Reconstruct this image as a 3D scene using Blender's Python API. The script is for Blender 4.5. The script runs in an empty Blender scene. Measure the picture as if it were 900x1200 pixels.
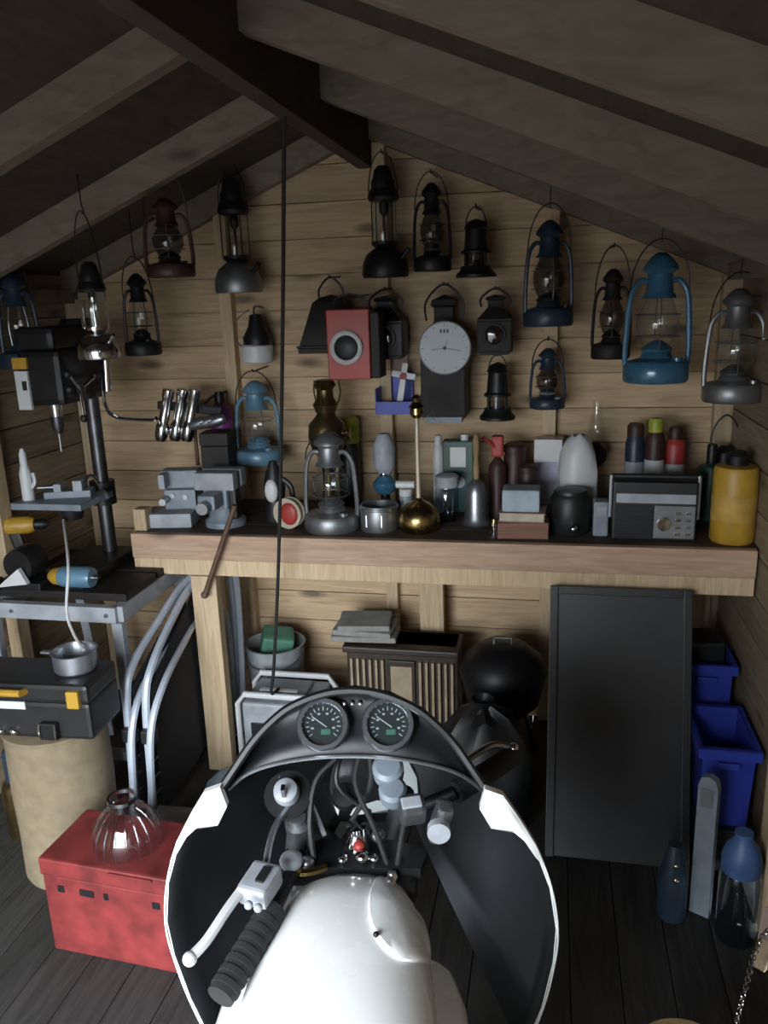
import bpy, bmesh, math, random
from mathutils import Vector, Matrix
random.seed(4)
sc = bpy.context.scene
C = bpy.context.scene.collection
PI = math.pi

# ------------------------------------------------------------------ camera
CAM = Vector((1.846, -2.919, 1.611)); YAW, PITCH, ROLL, F = 0.21, 0.259, -0.034, 940.0
cy, sy, cp, sp = math.cos(YAW), math.sin(YAW), math.cos(PITCH), math.sin(PITCH)
FW = Vector((-sy*cp, cy*cp, -sp)); RT0 = Vector((cy, sy, 0)); UP0 = RT0.cross(FW)
RT = RT0*math.cos(ROLL) + UP0*math.sin(ROLL); UP = UP0*math.cos(ROLL) - RT0*math.sin(ROLL)
cam_d = bpy.data.cameras.new('camera'); cam = bpy.data.objects.new('camera', cam_d); C.objects.link(cam)
cam.matrix_world = Matrix(((RT.x, UP.x, -FW.x, CAM.x), (RT.y, UP.y, -FW.y, CAM.y), (RT.z, UP.z, -FW.z, CAM.z), (0, 0, 0, 1)))
cam_d.sensor_fit = 'VERTICAL'; cam_d.sensor_height = 24.0; cam_d.lens = 24.0*F/1200.0; cam_d.clip_start = 0.02
sc.camera = cam

# ------------------------------------------------------------------ sky, daylight through the open door, exposure
w = bpy.data.worlds.new('overcast_sky'); sc.world = w; w.use_nodes = True
bg = w.node_tree.nodes['Background']; bg.inputs[1].default_value = 9.0
_n, _l = w.node_tree.nodes, w.node_tree.links       # overcast sky: zenith three times as bright as the horizon
_tc = _n.new('ShaderNodeTexCoord'); _sx = _n.new('ShaderNodeSeparateXYZ'); _l.new(_tc.outputs['Generated'], _sx.inputs[0])
_mr = _n.new('ShaderNodeMapRange'); _mr.inputs['From Min'].default_value = 0.0; _mr.inputs['From Max'].default_value = 1.0; _mr.inputs['To Min'].default_value = 0.33; _mr.inputs['To Max'].default_value = 1.0
_l.new(_sx.outputs['Z'], _mr.inputs['Value']); _vm = _n.new('ShaderNodeVectorMath'); _vm.operation = 'SCALE'; _vm.inputs[0].default_value = (0.88, 0.95, 1.0)
_l.new(_mr.outputs['Result'], _vm.inputs['Scale']); _l.new(_vm.outputs[0], bg.inputs[0])
DX0, DX1, DZ, FY = 0.30, 1.62, 1.64, -3.27          # door opening in the front wall
pd = bpy.data.lights.new('door_portal', 'AREA'); pd.shape = 'RECTANGLE'; pd.size = DX1-DX0; pd.size_y = DZ; pd.cycles.is_portal = True
po = bpy.data.objects.new('door_portal', pd); C.objects.link(po); po.location = ((DX0+DX1)/2, FY-0.03, DZ/2); po.rotation_euler = (PI/2, 0, 0)
vs = sc.view_settings; vs.view_transform = 'Standard'; vs.look = 'None'; vs.gamma = 1.0; vs.use_curve_mapping = False
vs.exposure = 2.28

# ------------------------------------------------------------------ pixel -> place
def ray(x, y): return FW + RT*((x-450)/F) - UP*((y-600)/F)
def un(x, y, X=None, Y=None, Z=None):
    d = ray(x, y)
    t = (X-CAM.x)/d.x if X is not None else (Y-CAM.y)/d.y if Y is not None else (Z-CAM.z)/d.z
    return CAM + d*t
def mpp(p): return (Vector(p)-CAM).dot(FW)/F

# ------------------------------------------------------------------ materials
MATS = {}
def principled(name):
    m = bpy.data.materials.new(name); m.use_nodes = True
    return m, m.node_tree.nodes, m.node_tree.links, m.node_tree.nodes['Principled BSDF']
def mat(name, col, rough=0.5, metal=0.0, var=0.25, scale=18.0, bump=0.0, coat=0.0):
    if name in MATS: return MATS[name]
    m, n, l, b = principled(name)
    tc = n.new('ShaderNodeTexCoord'); no = n.new('ShaderNodeTexNoise'); no.inputs['Scale'].default_value = scale; no.inputs['Detail'].default_value = 5
    l.new(tc.outputs['Object'], no.inputs['Vector'])
    cr = n.new('ShaderNodeValToRGB'); cr.color_ramp.elements[0].position = 0.3; cr.color_ramp.elements[1].position = 0.72
    cr.color_ramp.elements[0].color = tuple(c*(1-var) for c in col)+(1,); cr.color_ramp.elements[1].color = tuple(min(1, c*(1+var*0.5)) for c in col)+(1,)
    l.new(no.outputs['Fac'], cr.inputs['Fac']); l.new(cr.outputs['Color'], b.inputs['Base Color'])
    rr = n.new('ShaderNodeMapRange'); rr.inputs['To Min'].default_value = max(0.03, rough-0.08); rr.inputs['To Max'].default_value = min(1, rough+0.1)
    l.new(no.outputs['Fac'], rr.inputs['Value']); l.new(rr.outputs['Result'], b.inputs['Roughness'])
    b.inputs['Metallic'].default_value = metal; b.inputs['Coat Weight'].default_value = coat
    if bump:
        bp = n.new('ShaderNodeBump'); bp.inputs['Strength'].default_value = bump; bp.inputs['Distance'].default_value = 0.004
        l.new(no.outputs['Fac'], bp.inputs['Height']); l.new(bp.outputs['Normal'], b.inputs['Normal'])
    MATS[name] = m; return m
def wood(name, dark, light, grain=(1, 12, 12), rough=0.7, knots=True):
    if name in MATS: return MATS[name]
    m, n, l, b = principled(name)
    tc = n.new('ShaderNodeTexCoord'); mp = n.new('ShaderNodeMapping'); mp.inputs['Scale'].default_value = grain
    oi = n.new('ShaderNodeObjectInfo'); ad = n.new('ShaderNodeVectorMath'); ad.operation = 'ADD'
    sc3 = n.new('ShaderNodeVectorMath'); sc3.operation = 'SCALE'; sc3.inputs['Scale'].default_value = 9.0
    cb = n.new('ShaderNodeCombineXYZ')
    for i in range(3): l.new(oi.outputs['Random'], cb.inputs[i])
    l.new(cb.outputs[0], sc3.inputs[0]); l.new(tc.outputs['Object'], ad.inputs[0]); l.new(sc3.outputs[0], ad.inputs[1])
    l.new(ad.outputs[0], mp.inputs['Vector'])
    no = n.new('ShaderNodeTexNoise'); no.inputs['Scale'].default_value = 4.5; no.inputs['Detail'].default_value = 7; no.inputs['Distortion'].default_value = 1.2
    l.new(mp.outputs[0], no.inputs['Vector'])
    cr = n.new('ShaderNodeValToRGB'); cr.color_ramp.elements[0].position = 0.28; cr.color_ramp.elements[1].position = 0.68
    cr.color_ramp.elements[0].color = dark+(1,); cr.color_ramp.elements[1].color = light+(1,)
    l.new(no.outputs['Fac'], cr.inputs['Fac']); out = cr.outputs['Color']
    if knots:
        mk = n.new('ShaderNodeMapping'); mk.inputs['Scale'].default_value = tuple(0.35+0.65*(1 if g > 5 else 0) for g in grain)
        l.new(ad.outputs[0], mk.inputs['Vector'])
        vo = n.new('ShaderNodeTexVoronoi'); vo.inputs['Scale'].default_value = 7.0; l.new(mk.outputs[0], vo.inputs['Vector'])
        kr = n.new('ShaderNodeMapRange'); kr.inputs['From Min'].default_value = 0.06; kr.inputs['From Max'].default_value = 0.17; kr.inputs['To Min'].default_value = 0.35; kr.inputs['To Max'].default_value = 1
        l.new(vo.outputs['Distance'], kr.inputs['Value'])
        mx = n.new('ShaderNodeMix'); mx.data_type = 'RGBA'; mx.blend_type = 'MULTIPLY'; mx.inputs['Factor'].default_value = 1
        l.new(out, mx.inputs[6]); l.new(kr.outputs['Result'], mx.inputs[7]); out = mx.outputs[2]
    hv = n.new('ShaderNodeHueSaturation'); mr = n.new('ShaderNodeMapRange'); mr.inputs['To Min'].default_value = 0.82; mr.inputs['To Max'].default_value = 1.12
    l.new(oi.outputs['Random'], mr.inputs['Value']); l.new(mr.outputs['Result'], hv.inputs['Value']); l.new(out, hv.inputs['Color'])
    l.new(hv.outputs['Color'], b.inputs['Base Color']); b.inputs['Roughness'].default_value = rough
    bp = n.new('ShaderNodeBump'); bp.inputs['Strength'].default_value = 0.25; bp.inputs['Distance'].default_value = 0.003
    l.new(no.outputs['Fac'], bp.inputs['Height']); l.new(bp.outputs['Normal'], b.inputs['Normal'])
    MATS[name] = m; return m
def glass(name, tint=(0.92, 0.95, 0.96), gloss=1.0):
    if name in MATS: return MATS[name]
    m = bpy.data.materials.new(name); m.use_nodes = True; n, l = m.node_tree.nodes, m.node_tree.links; n.clear()
    o = n.new('ShaderNodeOutputMaterial'); t = n.new('ShaderNodeBsdfTransparent'); t.inputs[0].default_value = tint+(1,)
    g = n.new('ShaderNodeBsdfGlossy'); g.inputs['Roughness'].default_value = 0.06; g.inputs['Color'].default_value = (gloss, gloss, gloss, 1)
    lw = n.new('ShaderNodeLayerWeight'); lw.inputs['Blend'].default_value = 0.5; pw = n.new('ShaderNodeMath'); pw.operation = 'POWER'; pw.inputs[1].default_value = 4.0
    f = n.new('ShaderNodeMapRange'); f.inputs['To Min'].default_value = 0.07; f.inputs['To Max'].default_value = 0.9; l.new(lw.outputs['Facing'], pw.inputs[0]); l.new(pw.outputs[0], f.inputs['Value']); mx = n.new('ShaderNodeMixShader')
    no = n.new('ShaderNodeTexNoise'); no.inputs['Scale'].default_value = 30; mr = n.new('ShaderNodeMapRange'); mr.inputs['To Min'].default_value = 0.02; mr.inputs['To Max'].default_value = 0.12
    l.new(no.outputs['Fac'], mr.inputs['Value']); l.new(mr.outputs['Result'], g.inputs['Roughness'])
    l.new(f.outputs[0], mx.inputs[0]); l.new(t.outputs[0], mx.inputs[1]); l.new(g.outputs[0], mx.inputs[2]); l.new(mx.outputs[0], o.inputs[0])
    MATS[name] = m; return m
W_WALL = wood('wall_pine', (0.42, 0.285, 0.165), (0.62, 0.455, 0.285))
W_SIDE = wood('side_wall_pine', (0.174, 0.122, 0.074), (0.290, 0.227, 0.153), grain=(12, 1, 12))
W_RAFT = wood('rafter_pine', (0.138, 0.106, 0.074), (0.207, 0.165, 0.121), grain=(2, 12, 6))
W_STUD = wood('stud_pine', (0.418, 0.303, 0.182), (0.594, 0.451, 0.292), grain=(12, 12, 1))
W_FASC = wood('bench_pine', (0.403, 0.252, 0.168), (0.582, 0.398, 0.280))
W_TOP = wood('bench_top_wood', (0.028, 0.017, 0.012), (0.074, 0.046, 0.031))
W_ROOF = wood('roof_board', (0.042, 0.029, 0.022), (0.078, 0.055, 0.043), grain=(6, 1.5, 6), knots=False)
W_FLOOR = wood('floor_board', (0.016, 0.0155, 0.0155), (0.042, 0.040, 0.039), grain=(10, 1, 10), knots=False)
W_HANDLE = wood('turned_wood', (0.217, 0.136, 0.068), (0.341, 0.236, 0.124), grain=(10, 10, 2), knots=False)
IRON = mat('black_iron', (0.013, 0.013, 0.015), 0.45, 0.3); IRON2 = mat('sooty_iron', (0.022, 0.018, 0.017), 0.6, 0.4)
RUST = mat('dark_red_paint', (0.045, 0.017, 0.015), 0.5); BLACKP = mat('black_plastic', (0.012, 0.013, 0.014), 0.45)
RUBBER = mat('black_rubber', (0.015, 0.015, 0.016), 0.8); BLUE = mat('blue_enamel', (0.053, 0.165, 0.270), 0.28, 0.2, coat=0.5)
BLUE2 = mat('dusty_blue_enamel', (0.120, 0.240, 0.338), 0.4, 0.1, coat=0.3); NAVY = mat('navy_enamel', (0.022, 0.038, 0.064), 0.4, 0.1)
CHROME = mat('chrome', (0.637, 0.646, 0.663), 0.12, 1.0, var=0.08); STEEL = mat('grey_steel', (0.315, 0.330, 0.352), 0.35, 0.9, var=0.15)
GALV = mat('galvanised', (0.285, 0.292, 0.307), 0.42, 0.8); BRASS = mat('brass', (0.390, 0.285, 0.112), 0.25, 1.0); OLDB = mat('old_brass', (0.165, 0.120, 0.053), 0.32, 0.9)
GREYP = mat('grey_paint', (0.225, 0.262, 0.307), 0.45, 0.1); LGREY = mat('light_grey_paint', (0.338, 0.360, 0.398), 0.5)
ALU = mat('aluminium_tube', (0.413, 0.435, 0.480), 0.35, 0.85, var=0.1); RED = mat('red_paint', (0.375, 0.041, 0.034), 0.45, var=0.3, scale=9)
REDB = mat('worn_red_paint', (0.185, 0.020, 0.020), 0.6, var=0.5, scale=14, bump=0.15); WHITE = mat('white_paint', (0.880, 0.890, 0.890), 0.25, var=0.05, coat=0.5)
WPL = mat('white_plastic', (0.576, 0.584, 0.592), 0.4, var=0.06); CREAM = mat('cream', (0.465, 0.413, 0.315), 0.6); PURPLE = mat('purple_plastic', (0.225, 0.045, 0.225), 0.4)
GREEN = mat('dark_green_tin', (0.015, 0.068, 0.045), 0.4); LIME = mat('lime_plastic', (0.315, 0.360, 0.038), 0.45); YEL = mat('yellow_paint', (0.465, 0.270, 0.030), 0.45)
BLUEPL = mat('blue_plastic', (0.030, 0.053, 0.390), 0.45, var=0.15); SACK = mat('kraft_card', (0.21, 0.165, 0.105), 0.85, var=0.2, scale=30, bump=0.2)
TUBE = mat('silver_lacquer_tube', (0.52, 0.57, 0.66), 0.4, 0.15, var=0.1); FABRIC = mat('dark_mesh_fabric', (0.019, 0.019, 0.024), 0.9, scale=120); CLOTH = mat('grey_cloth', (0.285, 0.285, 0.270), 0.9, scale=25, bump=0.3)
BROWN = mat('dark_brown', (0.034, 0.021, 0.015), 0.5); BOARD = mat('black_board', (0.019, 0.020, 0.024), 0.36, var=0.5, scale=3.5)
BIKEIN = mat('black_moulding', (0.010, 0.011, 0.013), 0.42, var=0.3, scale=8); DIAL = mat('clock_dial', (0.465, 0.495, 0.525), 0.5, var=0.05); GDIAL = mat('gauge_dial', (0.015, 0.021, 0.019), 0.5)
SLAT = mat('pale_slat', (0.36, 0.28, 0.185), 0.5); MINT = mat('green_plastic', (0.075, 0.195, 0.135), 0.5); BUCKET = mat('grey_bucket', (0.300, 0.323, 0.338), 0.5)
GRASS = mat('wet_tarmac', (0.035, 0.034, 0.033), 0.8, scale=60); PINK = mat('pink_card', (0.413, 0.285, 0.255), 0.7)
GLASS = glass('clear_glass'); SMOKE = glass('smoky_glass', (0.45, 0.44, 0.43)); CLEARP = glass('clear_plastic', (0.8, 0.86, 0.92))

# ------------------------------------------------------------------ mesh builder
class MB:
    def __init__(s): s.bm = bmesh.new(); s.smooth = False
    def _xf(s, vs, c, rot):
        M = Matrix.Translation(Vector(c)) @ (rot.to_4x4() if rot is not None else Matrix())
        bmesh.ops.transform(s.bm, matrix=M, verts=vs)
    def box(s, c, d, rot=None, bev=0.0):
        r = bmesh.ops.create_cube(s.bm, size=1.0); vs = r['verts']
        bmesh.ops.scale(s.bm, vec=Vector(d), verts=vs)
        if bev:
            es = list({e for v in vs for e in v.link_edges})
            g = bmesh.ops.bevel(s.bm, geom=es, offset=bev, segments=2, affect='EDGES', profile=0.6)
            vs = list({v for v in g['verts']} | {v for f in g['faces'] for v in f.verts} | {v for v in vs if v.is_valid})
        s._xf(vs, c, rot); return s
    def ring(s, path_pts, prof, closed_ends=True):   # path_pts: rings of points
        rs = [[s.bm.verts.new(p) for p in r] for r in path_pts]
        n = len(rs[0])
        for a, b in zip(rs, rs[1:]):
            for i in range(n): s.bm.faces.new((a[i], a[(i+1) % n], b[(i+1) % n], b[i]))
        if closed_ends:
            s.bm.faces.new(rs[0][::-1]); s.bm.faces.new(rs[-1])
        return s
    def lathe(s, prof, c=(0, 0, 0), seg=20, rot=None, close=True):
        s.smooth = True; rings = []
        R = rot if rot is not None else Matrix.Identity(3); c = Vector(c)
        for r, z in prof:
            r = max(r, 1e-4); rings.append([c + R @ Vector((r*math.cos(2*PI*i/seg), r*math.sin(2*PI*i/seg), z)) for i in range(seg)])
        return s.ring(rings, None, close)
    def cyl(s, a, b, r0, r1=None, seg=12):
        a, b = Vector(a), Vector(b); d = b-a; r1 = r0 if r1 is None else r1
        q = d.to_track_quat('Z', 'Y').to_matrix()
        return s.lathe([(r0, 0), (r1, d.length)], a, seg, q)
    def tube(s, pts, r, seg=7, cyclic=False, smooth=True):
        pts = [Vector(p) for p in pts]
        if smooth and len(pts) > 2: pts = spline(pts, cyclic)
        s.smooth = True; rings = []; n = len(pts); prev = None
        for i, p in enumerate(pts):
            t = (pts[(i+1) % n]-pts[i-1]) if cyclic else pts[min(i+1, n-1)]-pts[max(i-1, 0)]
            t.normalize()
            if prev is None: u = t.orthogonal().normalized()
            else: u = (prev - t*prev.dot(t)).normalized()
            prev = u; v = t.cross(u)
            rr = r[i*len(r)//n] if isinstance(r, (list, tuple)) else r
            rings.append([p + u*rr*math.cos(2*PI*k/seg) + v*rr*math.sin(2*PI*k/seg) for k in range(seg)])
        if cyclic: rings.append(rings[0])
        return s.ring(rings, None, not cyclic)
    def prism(s, poly, a, b, axis='Y'):
        f = {'Y': lambda p, t: (p[0], t, p[1]), 'X': lambda p, t: (t, p[0], p[1]), 'Z': lambda p, t: (p[0], p[1], t)}[axis]
        return s.ring([[Vector(f(p, a)) for p in poly], [Vector(f(p, b)) for p in poly]], None)
    def sphere(s, c, r, sx=1, sy=1, sz=1, seg=16):
        s.smooth = True
        g = bmesh.ops.create_uvsphere(s.bm, u_segments=seg, v_segments=max(6, seg//2), radius=r)
        bmesh.ops.scale(s.bm, vec=(sx, sy, sz), verts=g['verts']); bmesh.ops.translate(s.bm, vec=Vector(c), verts=g['verts']); return s
    def build(s, name, m, parent=None, loc=None, **tags):
        bmesh.ops.remove_doubles(s.bm, verts=s.bm.verts, dist=1e-6)
        bmesh.ops.recalc_face_normals(s.bm, faces=s.bm.faces)
        if s.smooth:
            for f in s.bm.faces: f.smooth = True
            for e in s.bm.edges:
                if len(e.link_faces) == 2 and e.calc_face_angle(0) > 0.7: e.smooth = False
        me = bpy.data.meshes.new(name); s.bm.to_mesh(me); s.bm.free(); me.materials.append(m)
        o = bpy.data.objects.new(name, me); C.objects.link(o)
        if parent: o.parent = parent
        if loc is not None: o.location = loc
        for k, v in tags.items(): o[k] = v
        return o
def spline(pts, cyclic=False, k=5):
    out = []; n = len(pts)
    for i in range(n if cyclic else n-1):
        g = (lambda j: pts[j % n]) if cyclic else (lambda j: pts[max(0, min(n-1, j))])
        p0, p1, p2, p3 = g(i-1), g(i), g(i+1), g(i+2)
        for j in range(k):
            t = j/k
            out.append(0.5*((2*p1)+(p2-p0)*t+(2*p0-5*p1+4*p2-p3)*t*t+(3*p1-p0-3*p2+p3)*t**3))
    if not cyclic: out.append(pts[-1])
    return out
def thing(name, label, cat, loc=(0, 0, 0), rz=0.0, group=None, rot=None):
    o = bpy.data.objects.new(name, None); C.objects.link(o); o.location = loc; o.empty_display_size = 0.05
    o.rotation_euler = rot if rot else (0, 0, rz); o['label'] = label; o['category'] = cat
    if group: o['group'] = group
    return o
def tag(o, label, cat, group=None):
    o['label'] = label; o['category'] = cat
    if group: o['group'] = group
    return o
def share(o, parent, loc=(0, 0, 0), rz=None):     # another piece with the same mesh
    c = o.copy(); C.objects.link(c); c.parent = parent; c.location = loc
    if rz is not None: c.rotation_euler = (0, 0, rz)
    return c
def rotm(x=0, y=0, z=0): return Matrix.Rotation(z, 3, 'Z') @ Matrix.Rotation(y, 3, 'Y') @ Matrix.Rotation(x, 3, 'X')

# ------------------------------------------------------------------ the shed
WX, EAVE, APEX = 2.45, 1.748, 2.24
SL = (APEX-EAVE)/1.2
def roof(x): return APEX-abs(x-1.2)*SL
fl = MB().box((1.2, FY/2, -0.06), (2.6, -FY+0.1, 0.06)).build('floor', W_FLOOR, kind='structure')
pl = MB().box((0, 0, 0), (0.118, -FY+0.02, 0.03), bev=0.003).build('plank', W_FLOOR, fl, (0.06, FY/2, -0.015))
for i in range(1, 20): share(pl, fl, (0.06+i*0.12, FY/2, -0.015))
# back gable wall with its shiplap boards
wb = MB().prism([(-0.05, 0), (2.5, 0), (2.5, EAVE-0.04), (1.2, APEX+0.0), (-0.05, EAVE-0.02)], 0.012, 0.05).build('wall_back', W_WALL, kind='structure')
BH = 0.122
for i in range(19):
    z0, z1 = i*BH, (i+1)*BH-0.004
    if z0 >= APEX-0.02: break
    z1 = min(z1, APEX-0.01)
    xl = lambda z: max(0.0, 1.2-(APEX-z)/SL); xr = lambda z: min(WX, 1.2+(APEX-z)/SL)
    poly = [(xl(z0), z0), (xr(z0), z0), (xr(z1), z1), (xl(z1), z1)]
    m = MB(); m.prism(poly, -0.006+random.uniform(-0.001, 0.001), 0.013); m.build('board', W_WALL, wb)
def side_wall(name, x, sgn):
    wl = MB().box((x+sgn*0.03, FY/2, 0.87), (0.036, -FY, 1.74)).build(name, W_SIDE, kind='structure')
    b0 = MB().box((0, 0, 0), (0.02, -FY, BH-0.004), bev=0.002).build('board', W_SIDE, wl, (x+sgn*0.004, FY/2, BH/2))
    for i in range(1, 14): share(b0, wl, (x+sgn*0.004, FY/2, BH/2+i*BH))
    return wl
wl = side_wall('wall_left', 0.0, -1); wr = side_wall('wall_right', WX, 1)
# framing posts
def post(parent, c, d, m=W_STUD): return MB().box((0, 0, 0), d, bev=0.002).build('post', m, parent, c)
for x in (0.665, 1.255, 1.84): post(wb, (x, -0.029, (roof(x)-0.09)/2), (0.045, 0.044, roof(x)-0.10))
post(wb, (0.04, -0.029, 0.83), (0.06, 0.044, 1.64)); post(wb, (WX-0.035, -0.029, 0.83), (0.06, 0.044, 1.64))
for y in (-0.62, -1.2, -1.8, -2.5, -3.3): post(wl, (0.032, y, 0.85), (0.044, 0.06, 1.69))
for y in (-1.02, -1.75, -2.5, -3.3): post(wr, (WX-0.032, y, 0.85), (0.044, 0.07, 1.69))
MB().box((0, 0, 0), (0.044, -FY-0.1, 0.05), bev=0.002).build('wall_plate', W_RAFT, wl, (0.034, FY/2, 1.66))
MB().box((0, 0, 0), (0.044, -FY-0.1, 0.05), bev=0.002).build('wall_plate', W_RAFT, wr, (WX-0.034, FY/2, 1.66))
# roof: two slopes, ridge beam, pairs of rafters
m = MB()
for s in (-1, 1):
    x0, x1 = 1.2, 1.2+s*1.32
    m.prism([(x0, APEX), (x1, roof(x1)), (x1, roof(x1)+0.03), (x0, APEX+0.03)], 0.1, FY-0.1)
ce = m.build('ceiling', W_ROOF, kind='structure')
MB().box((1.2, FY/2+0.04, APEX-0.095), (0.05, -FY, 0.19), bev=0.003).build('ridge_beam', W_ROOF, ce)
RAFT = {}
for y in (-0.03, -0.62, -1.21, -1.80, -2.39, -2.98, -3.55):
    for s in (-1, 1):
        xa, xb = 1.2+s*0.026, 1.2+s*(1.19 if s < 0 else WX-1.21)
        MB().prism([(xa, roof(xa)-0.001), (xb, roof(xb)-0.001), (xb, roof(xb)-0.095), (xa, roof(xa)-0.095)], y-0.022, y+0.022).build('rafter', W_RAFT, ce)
# front wall with the door opening behind the camera
wf = MB(); wf.box((DX0/2-0.03, FY-0.02, EAVE/2), (DX0+0.06, 0.04, EAVE)); wf.box(((DX1+2.48)/2, FY-0.02, 0.86), (2.48-DX1, 0.04, EAVE))
wf.prism([(-0.04, DZ), (2.44, DZ), (1.2, APEX)], FY-0.04, FY)
wf.build('wall_front', W_WALL, kind='structure')
MB().box((1.2, FY-30.1, -0.1), (80, 60.0, 0.06)).build('ground', GRASS, kind='structure')

# ------------------------------------------------------------------ workbench
BZ, BF = 0.88, -0.54
wbn = thing('workbench', 'long pine workbench with dark top along the boarded gable wall', 'workbench', (1.43, -0.27, 0))
def wloc(v): return Vector(v)-Vector((1.43, -0.27, 0))
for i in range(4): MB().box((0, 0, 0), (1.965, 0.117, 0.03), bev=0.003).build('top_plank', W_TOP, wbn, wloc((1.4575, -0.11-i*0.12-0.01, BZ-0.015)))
MB().box((0, 0, 0), (1.965, 0.028, 0.085), bev=0.003).build('front_rail', W_FASC, wbn, wloc((1.4525, -0.548, BZ-0.043)))
MB().box((0, 0, 0), (1.965, 0.04, 0.055), bev=0.003).build('lower_rail', W_STUD, wbn, wloc((1.4525, -0.535, BZ-0.115)))
MB().box((0, 0, 0), (0.028, 0.46, 0.085), bev=0.003).build('end_rail', W_FASC, wbn, wloc((0.481, -0.30, BZ-0.043)))
tag(MB().box((0, 0, .0375), (0.045, 0.05, 0.075), bev=0.003).build('wood_block', W_STUD, None, (0.492, -0.505, BZ)), 'small pale wooden block standing at the corner of the bench', 'block')
for x, y in ((0.715, -0.535), (0.55, -0.10), (1.42, -0.10), (2.36, -0.10)):
    MB().box((0, 0, 0), (0.09, 0.045, BZ-0.145), bev=0.003).build('leg', W_STUD, wbn, wloc((x, y, (BZ-0.145)/2)))

# ------------------------------------------------------------------ lanterns
def hook(p, bail_top):       # a nail in the back wall or a wire hook from the roof
    q = Vector((p[0], p[1], bail_top))
    if p[1] > -0.19:
        MB().tube([(q.x, 0.0, q.z+0.004), (q.x, q.y-0.006, q.z-0.003), (q.x, q.y-0.013, q.z+0.006)], 0.0028, 6, smooth=False).build('nail', IRON, wb)
    else:
        zt = roof(q.x)-0.004
        MB().tube([(q.x, q.y, zt), (q.x, q.y, q.z+0.02), (q.x, q.y+0.009, q.z-0.002), (q.x, q.y-0.001, q.z-0.006)], 0.0022, 6, smooth=False).build('wire_hook', IRON, ce)
def bail(t, H, r, z0, hz, m, tilt=0.0):
    pts = [(r*math.cos(a), tilt*math.sin(a), z0+(hz-z0)*math.sin(a)) for a in [PI*i/10 for i in range(11)]]
    MB().tube(pts, 0.0022, 6).build('bail', m, t)
def hurricane(t, H, Wd, c, cm=None, gl=GLASS, bz=0.25, tubes=True):
    R = Wd/2; cm = cm or c
    MB().lathe([(0, 0), (R*.93, 0), (R*.98, H*.02), (R*.98, H*.13), (R*.9, H*.165), (R*.5, H*.19), (R*.42, H*.23), (R*.3, H*.24), (0, H*.24)], seg=24).build('fuel_tank', c, t)
    MB().lathe([(0, H*.235), (R*.44, H*.235), (R*.48, H*.26), (R*.3, H*.30), (R*.13, H*.33), (0, H*.33)]).build('burner', cm, t)
    MB().lathe([(R*.36, H*.265), (R*.50, H*.33), (R*.62, H*.42), (R*.62, H*.50), (R*.46, H*.60), (R*.34, H*.66)], seg=24, close=False).build('globe', gl, t)
    MB().lathe([(R*.50, H*.655), (R*.46, H*.68), (R*.40, H*.70), (R*.36, H*.84), (R*.52, H*.87), (R*.50, H*.90), (R*.30, H*.965), (R*.12, H), (0, H)], seg=20).build('chimney', c, t)
    for s in (-1, 1):
        MB().tube([(s*R*.92, 0, H*.14), (s*R*.93, 0, H*.3), (s*R*.86, 0, H*.6), (s*R*.76, 0, H*.72), (s*R*.55, 0, H*.79), (s*R*.33, 0, H*.78)], R*.085, 8).build('side_tube', c, t)
    g = MB()
    for z in (.36, .53): g.tube([(R*.66*math.cos(a), R*.66*math.sin(a), H*z) for a in [2*PI*i/16 for i in range(16)]], 0.0016, 5, True, False)
    for a in (PI/2, -PI/2): g.tube([(0, math.sin(a)*R*.6, H*.25), (0, math.sin(a)*R*.67, H*.45), (0, math.sin(a)*R*.5, H*.66)], 0.0016, 5)
    g.build('globe_guard', STEEL if c is not IRON else IRON, t)
    MB().lathe([(0, 0), (R*.16, 0), (R*.16, H*.03), (0, H*.03)], (R*.55, -R*.45, H*.17), 12).build('filler_cap', cm, t)
    bail(t, H, R*.86, H*.70, H*(1+bz), IRON, -0.01)
    return H*(1+bz)
def pressure(t, H, Wd, c, cm=None, gl=GLASS, bz=0.22, hood=None):
    R = Wd/2; cm = cm or c; hood = hood or IRON
    MB().lathe([(0, 0), (R*.95, 0), (R, H*.03), (R*.97, H*.12), (R*.8, H*.21), (R*.5, H*.26), (R*.3, H*.28), (0, H*.28)], seg=24).build('fuel_tank', c, t)
    MB().lathe([(0, H*.27), (R*.42, H*.275), (R*.56, H*.30), (R*.56, H*.33), (0, H*.33)]).build('collar', cm, t)
    MB().lathe([(R*.50, H*.33), (R*.54, H*.4), (R*.54, H*.62), (R*.50, H*.70)], seg=24, close=False).build('globe', gl, t)
    MB().lathe([(0, H*.33), (R*.07, H*.33), (R*.06, H*.56), (R*.18, H*.59), (R*.2, H*.66), (R*.1, H*.7), (0, H*.7)], seg=12).build('burner', cm, t)
    for i in range(4):
        a = PI/4+i*PI/2; MB().tube([(R*.6*math.cos(a), R*.6*math.sin(a), H*.32), (R*.6*math.cos(a), R*.6*math.sin(a), H*.71)], 0.0022, 6).build('cage_wire', cm, t)
    MB().lathe([(R*.60, H*.69), (R*.66, H*.72), (R*.58, H*.78), (R*.5, H*.80), (R*.5, H*.86), (R*.40, H*.90), (R*.36, H*.96), (R*.2, H), (0, H)], seg=20).build('hood', hood, t)
    MB().cyl((R*.72, -R*.3, H*.16), (R*1.12, -R*.45, H*.25), R*.09, R*.09).build('pump_knob', cm, t)
    bail(t, H, R*.62, H*.72, H*(1+bz), IRON, -0.01)
    return H*(1+bz)
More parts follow.
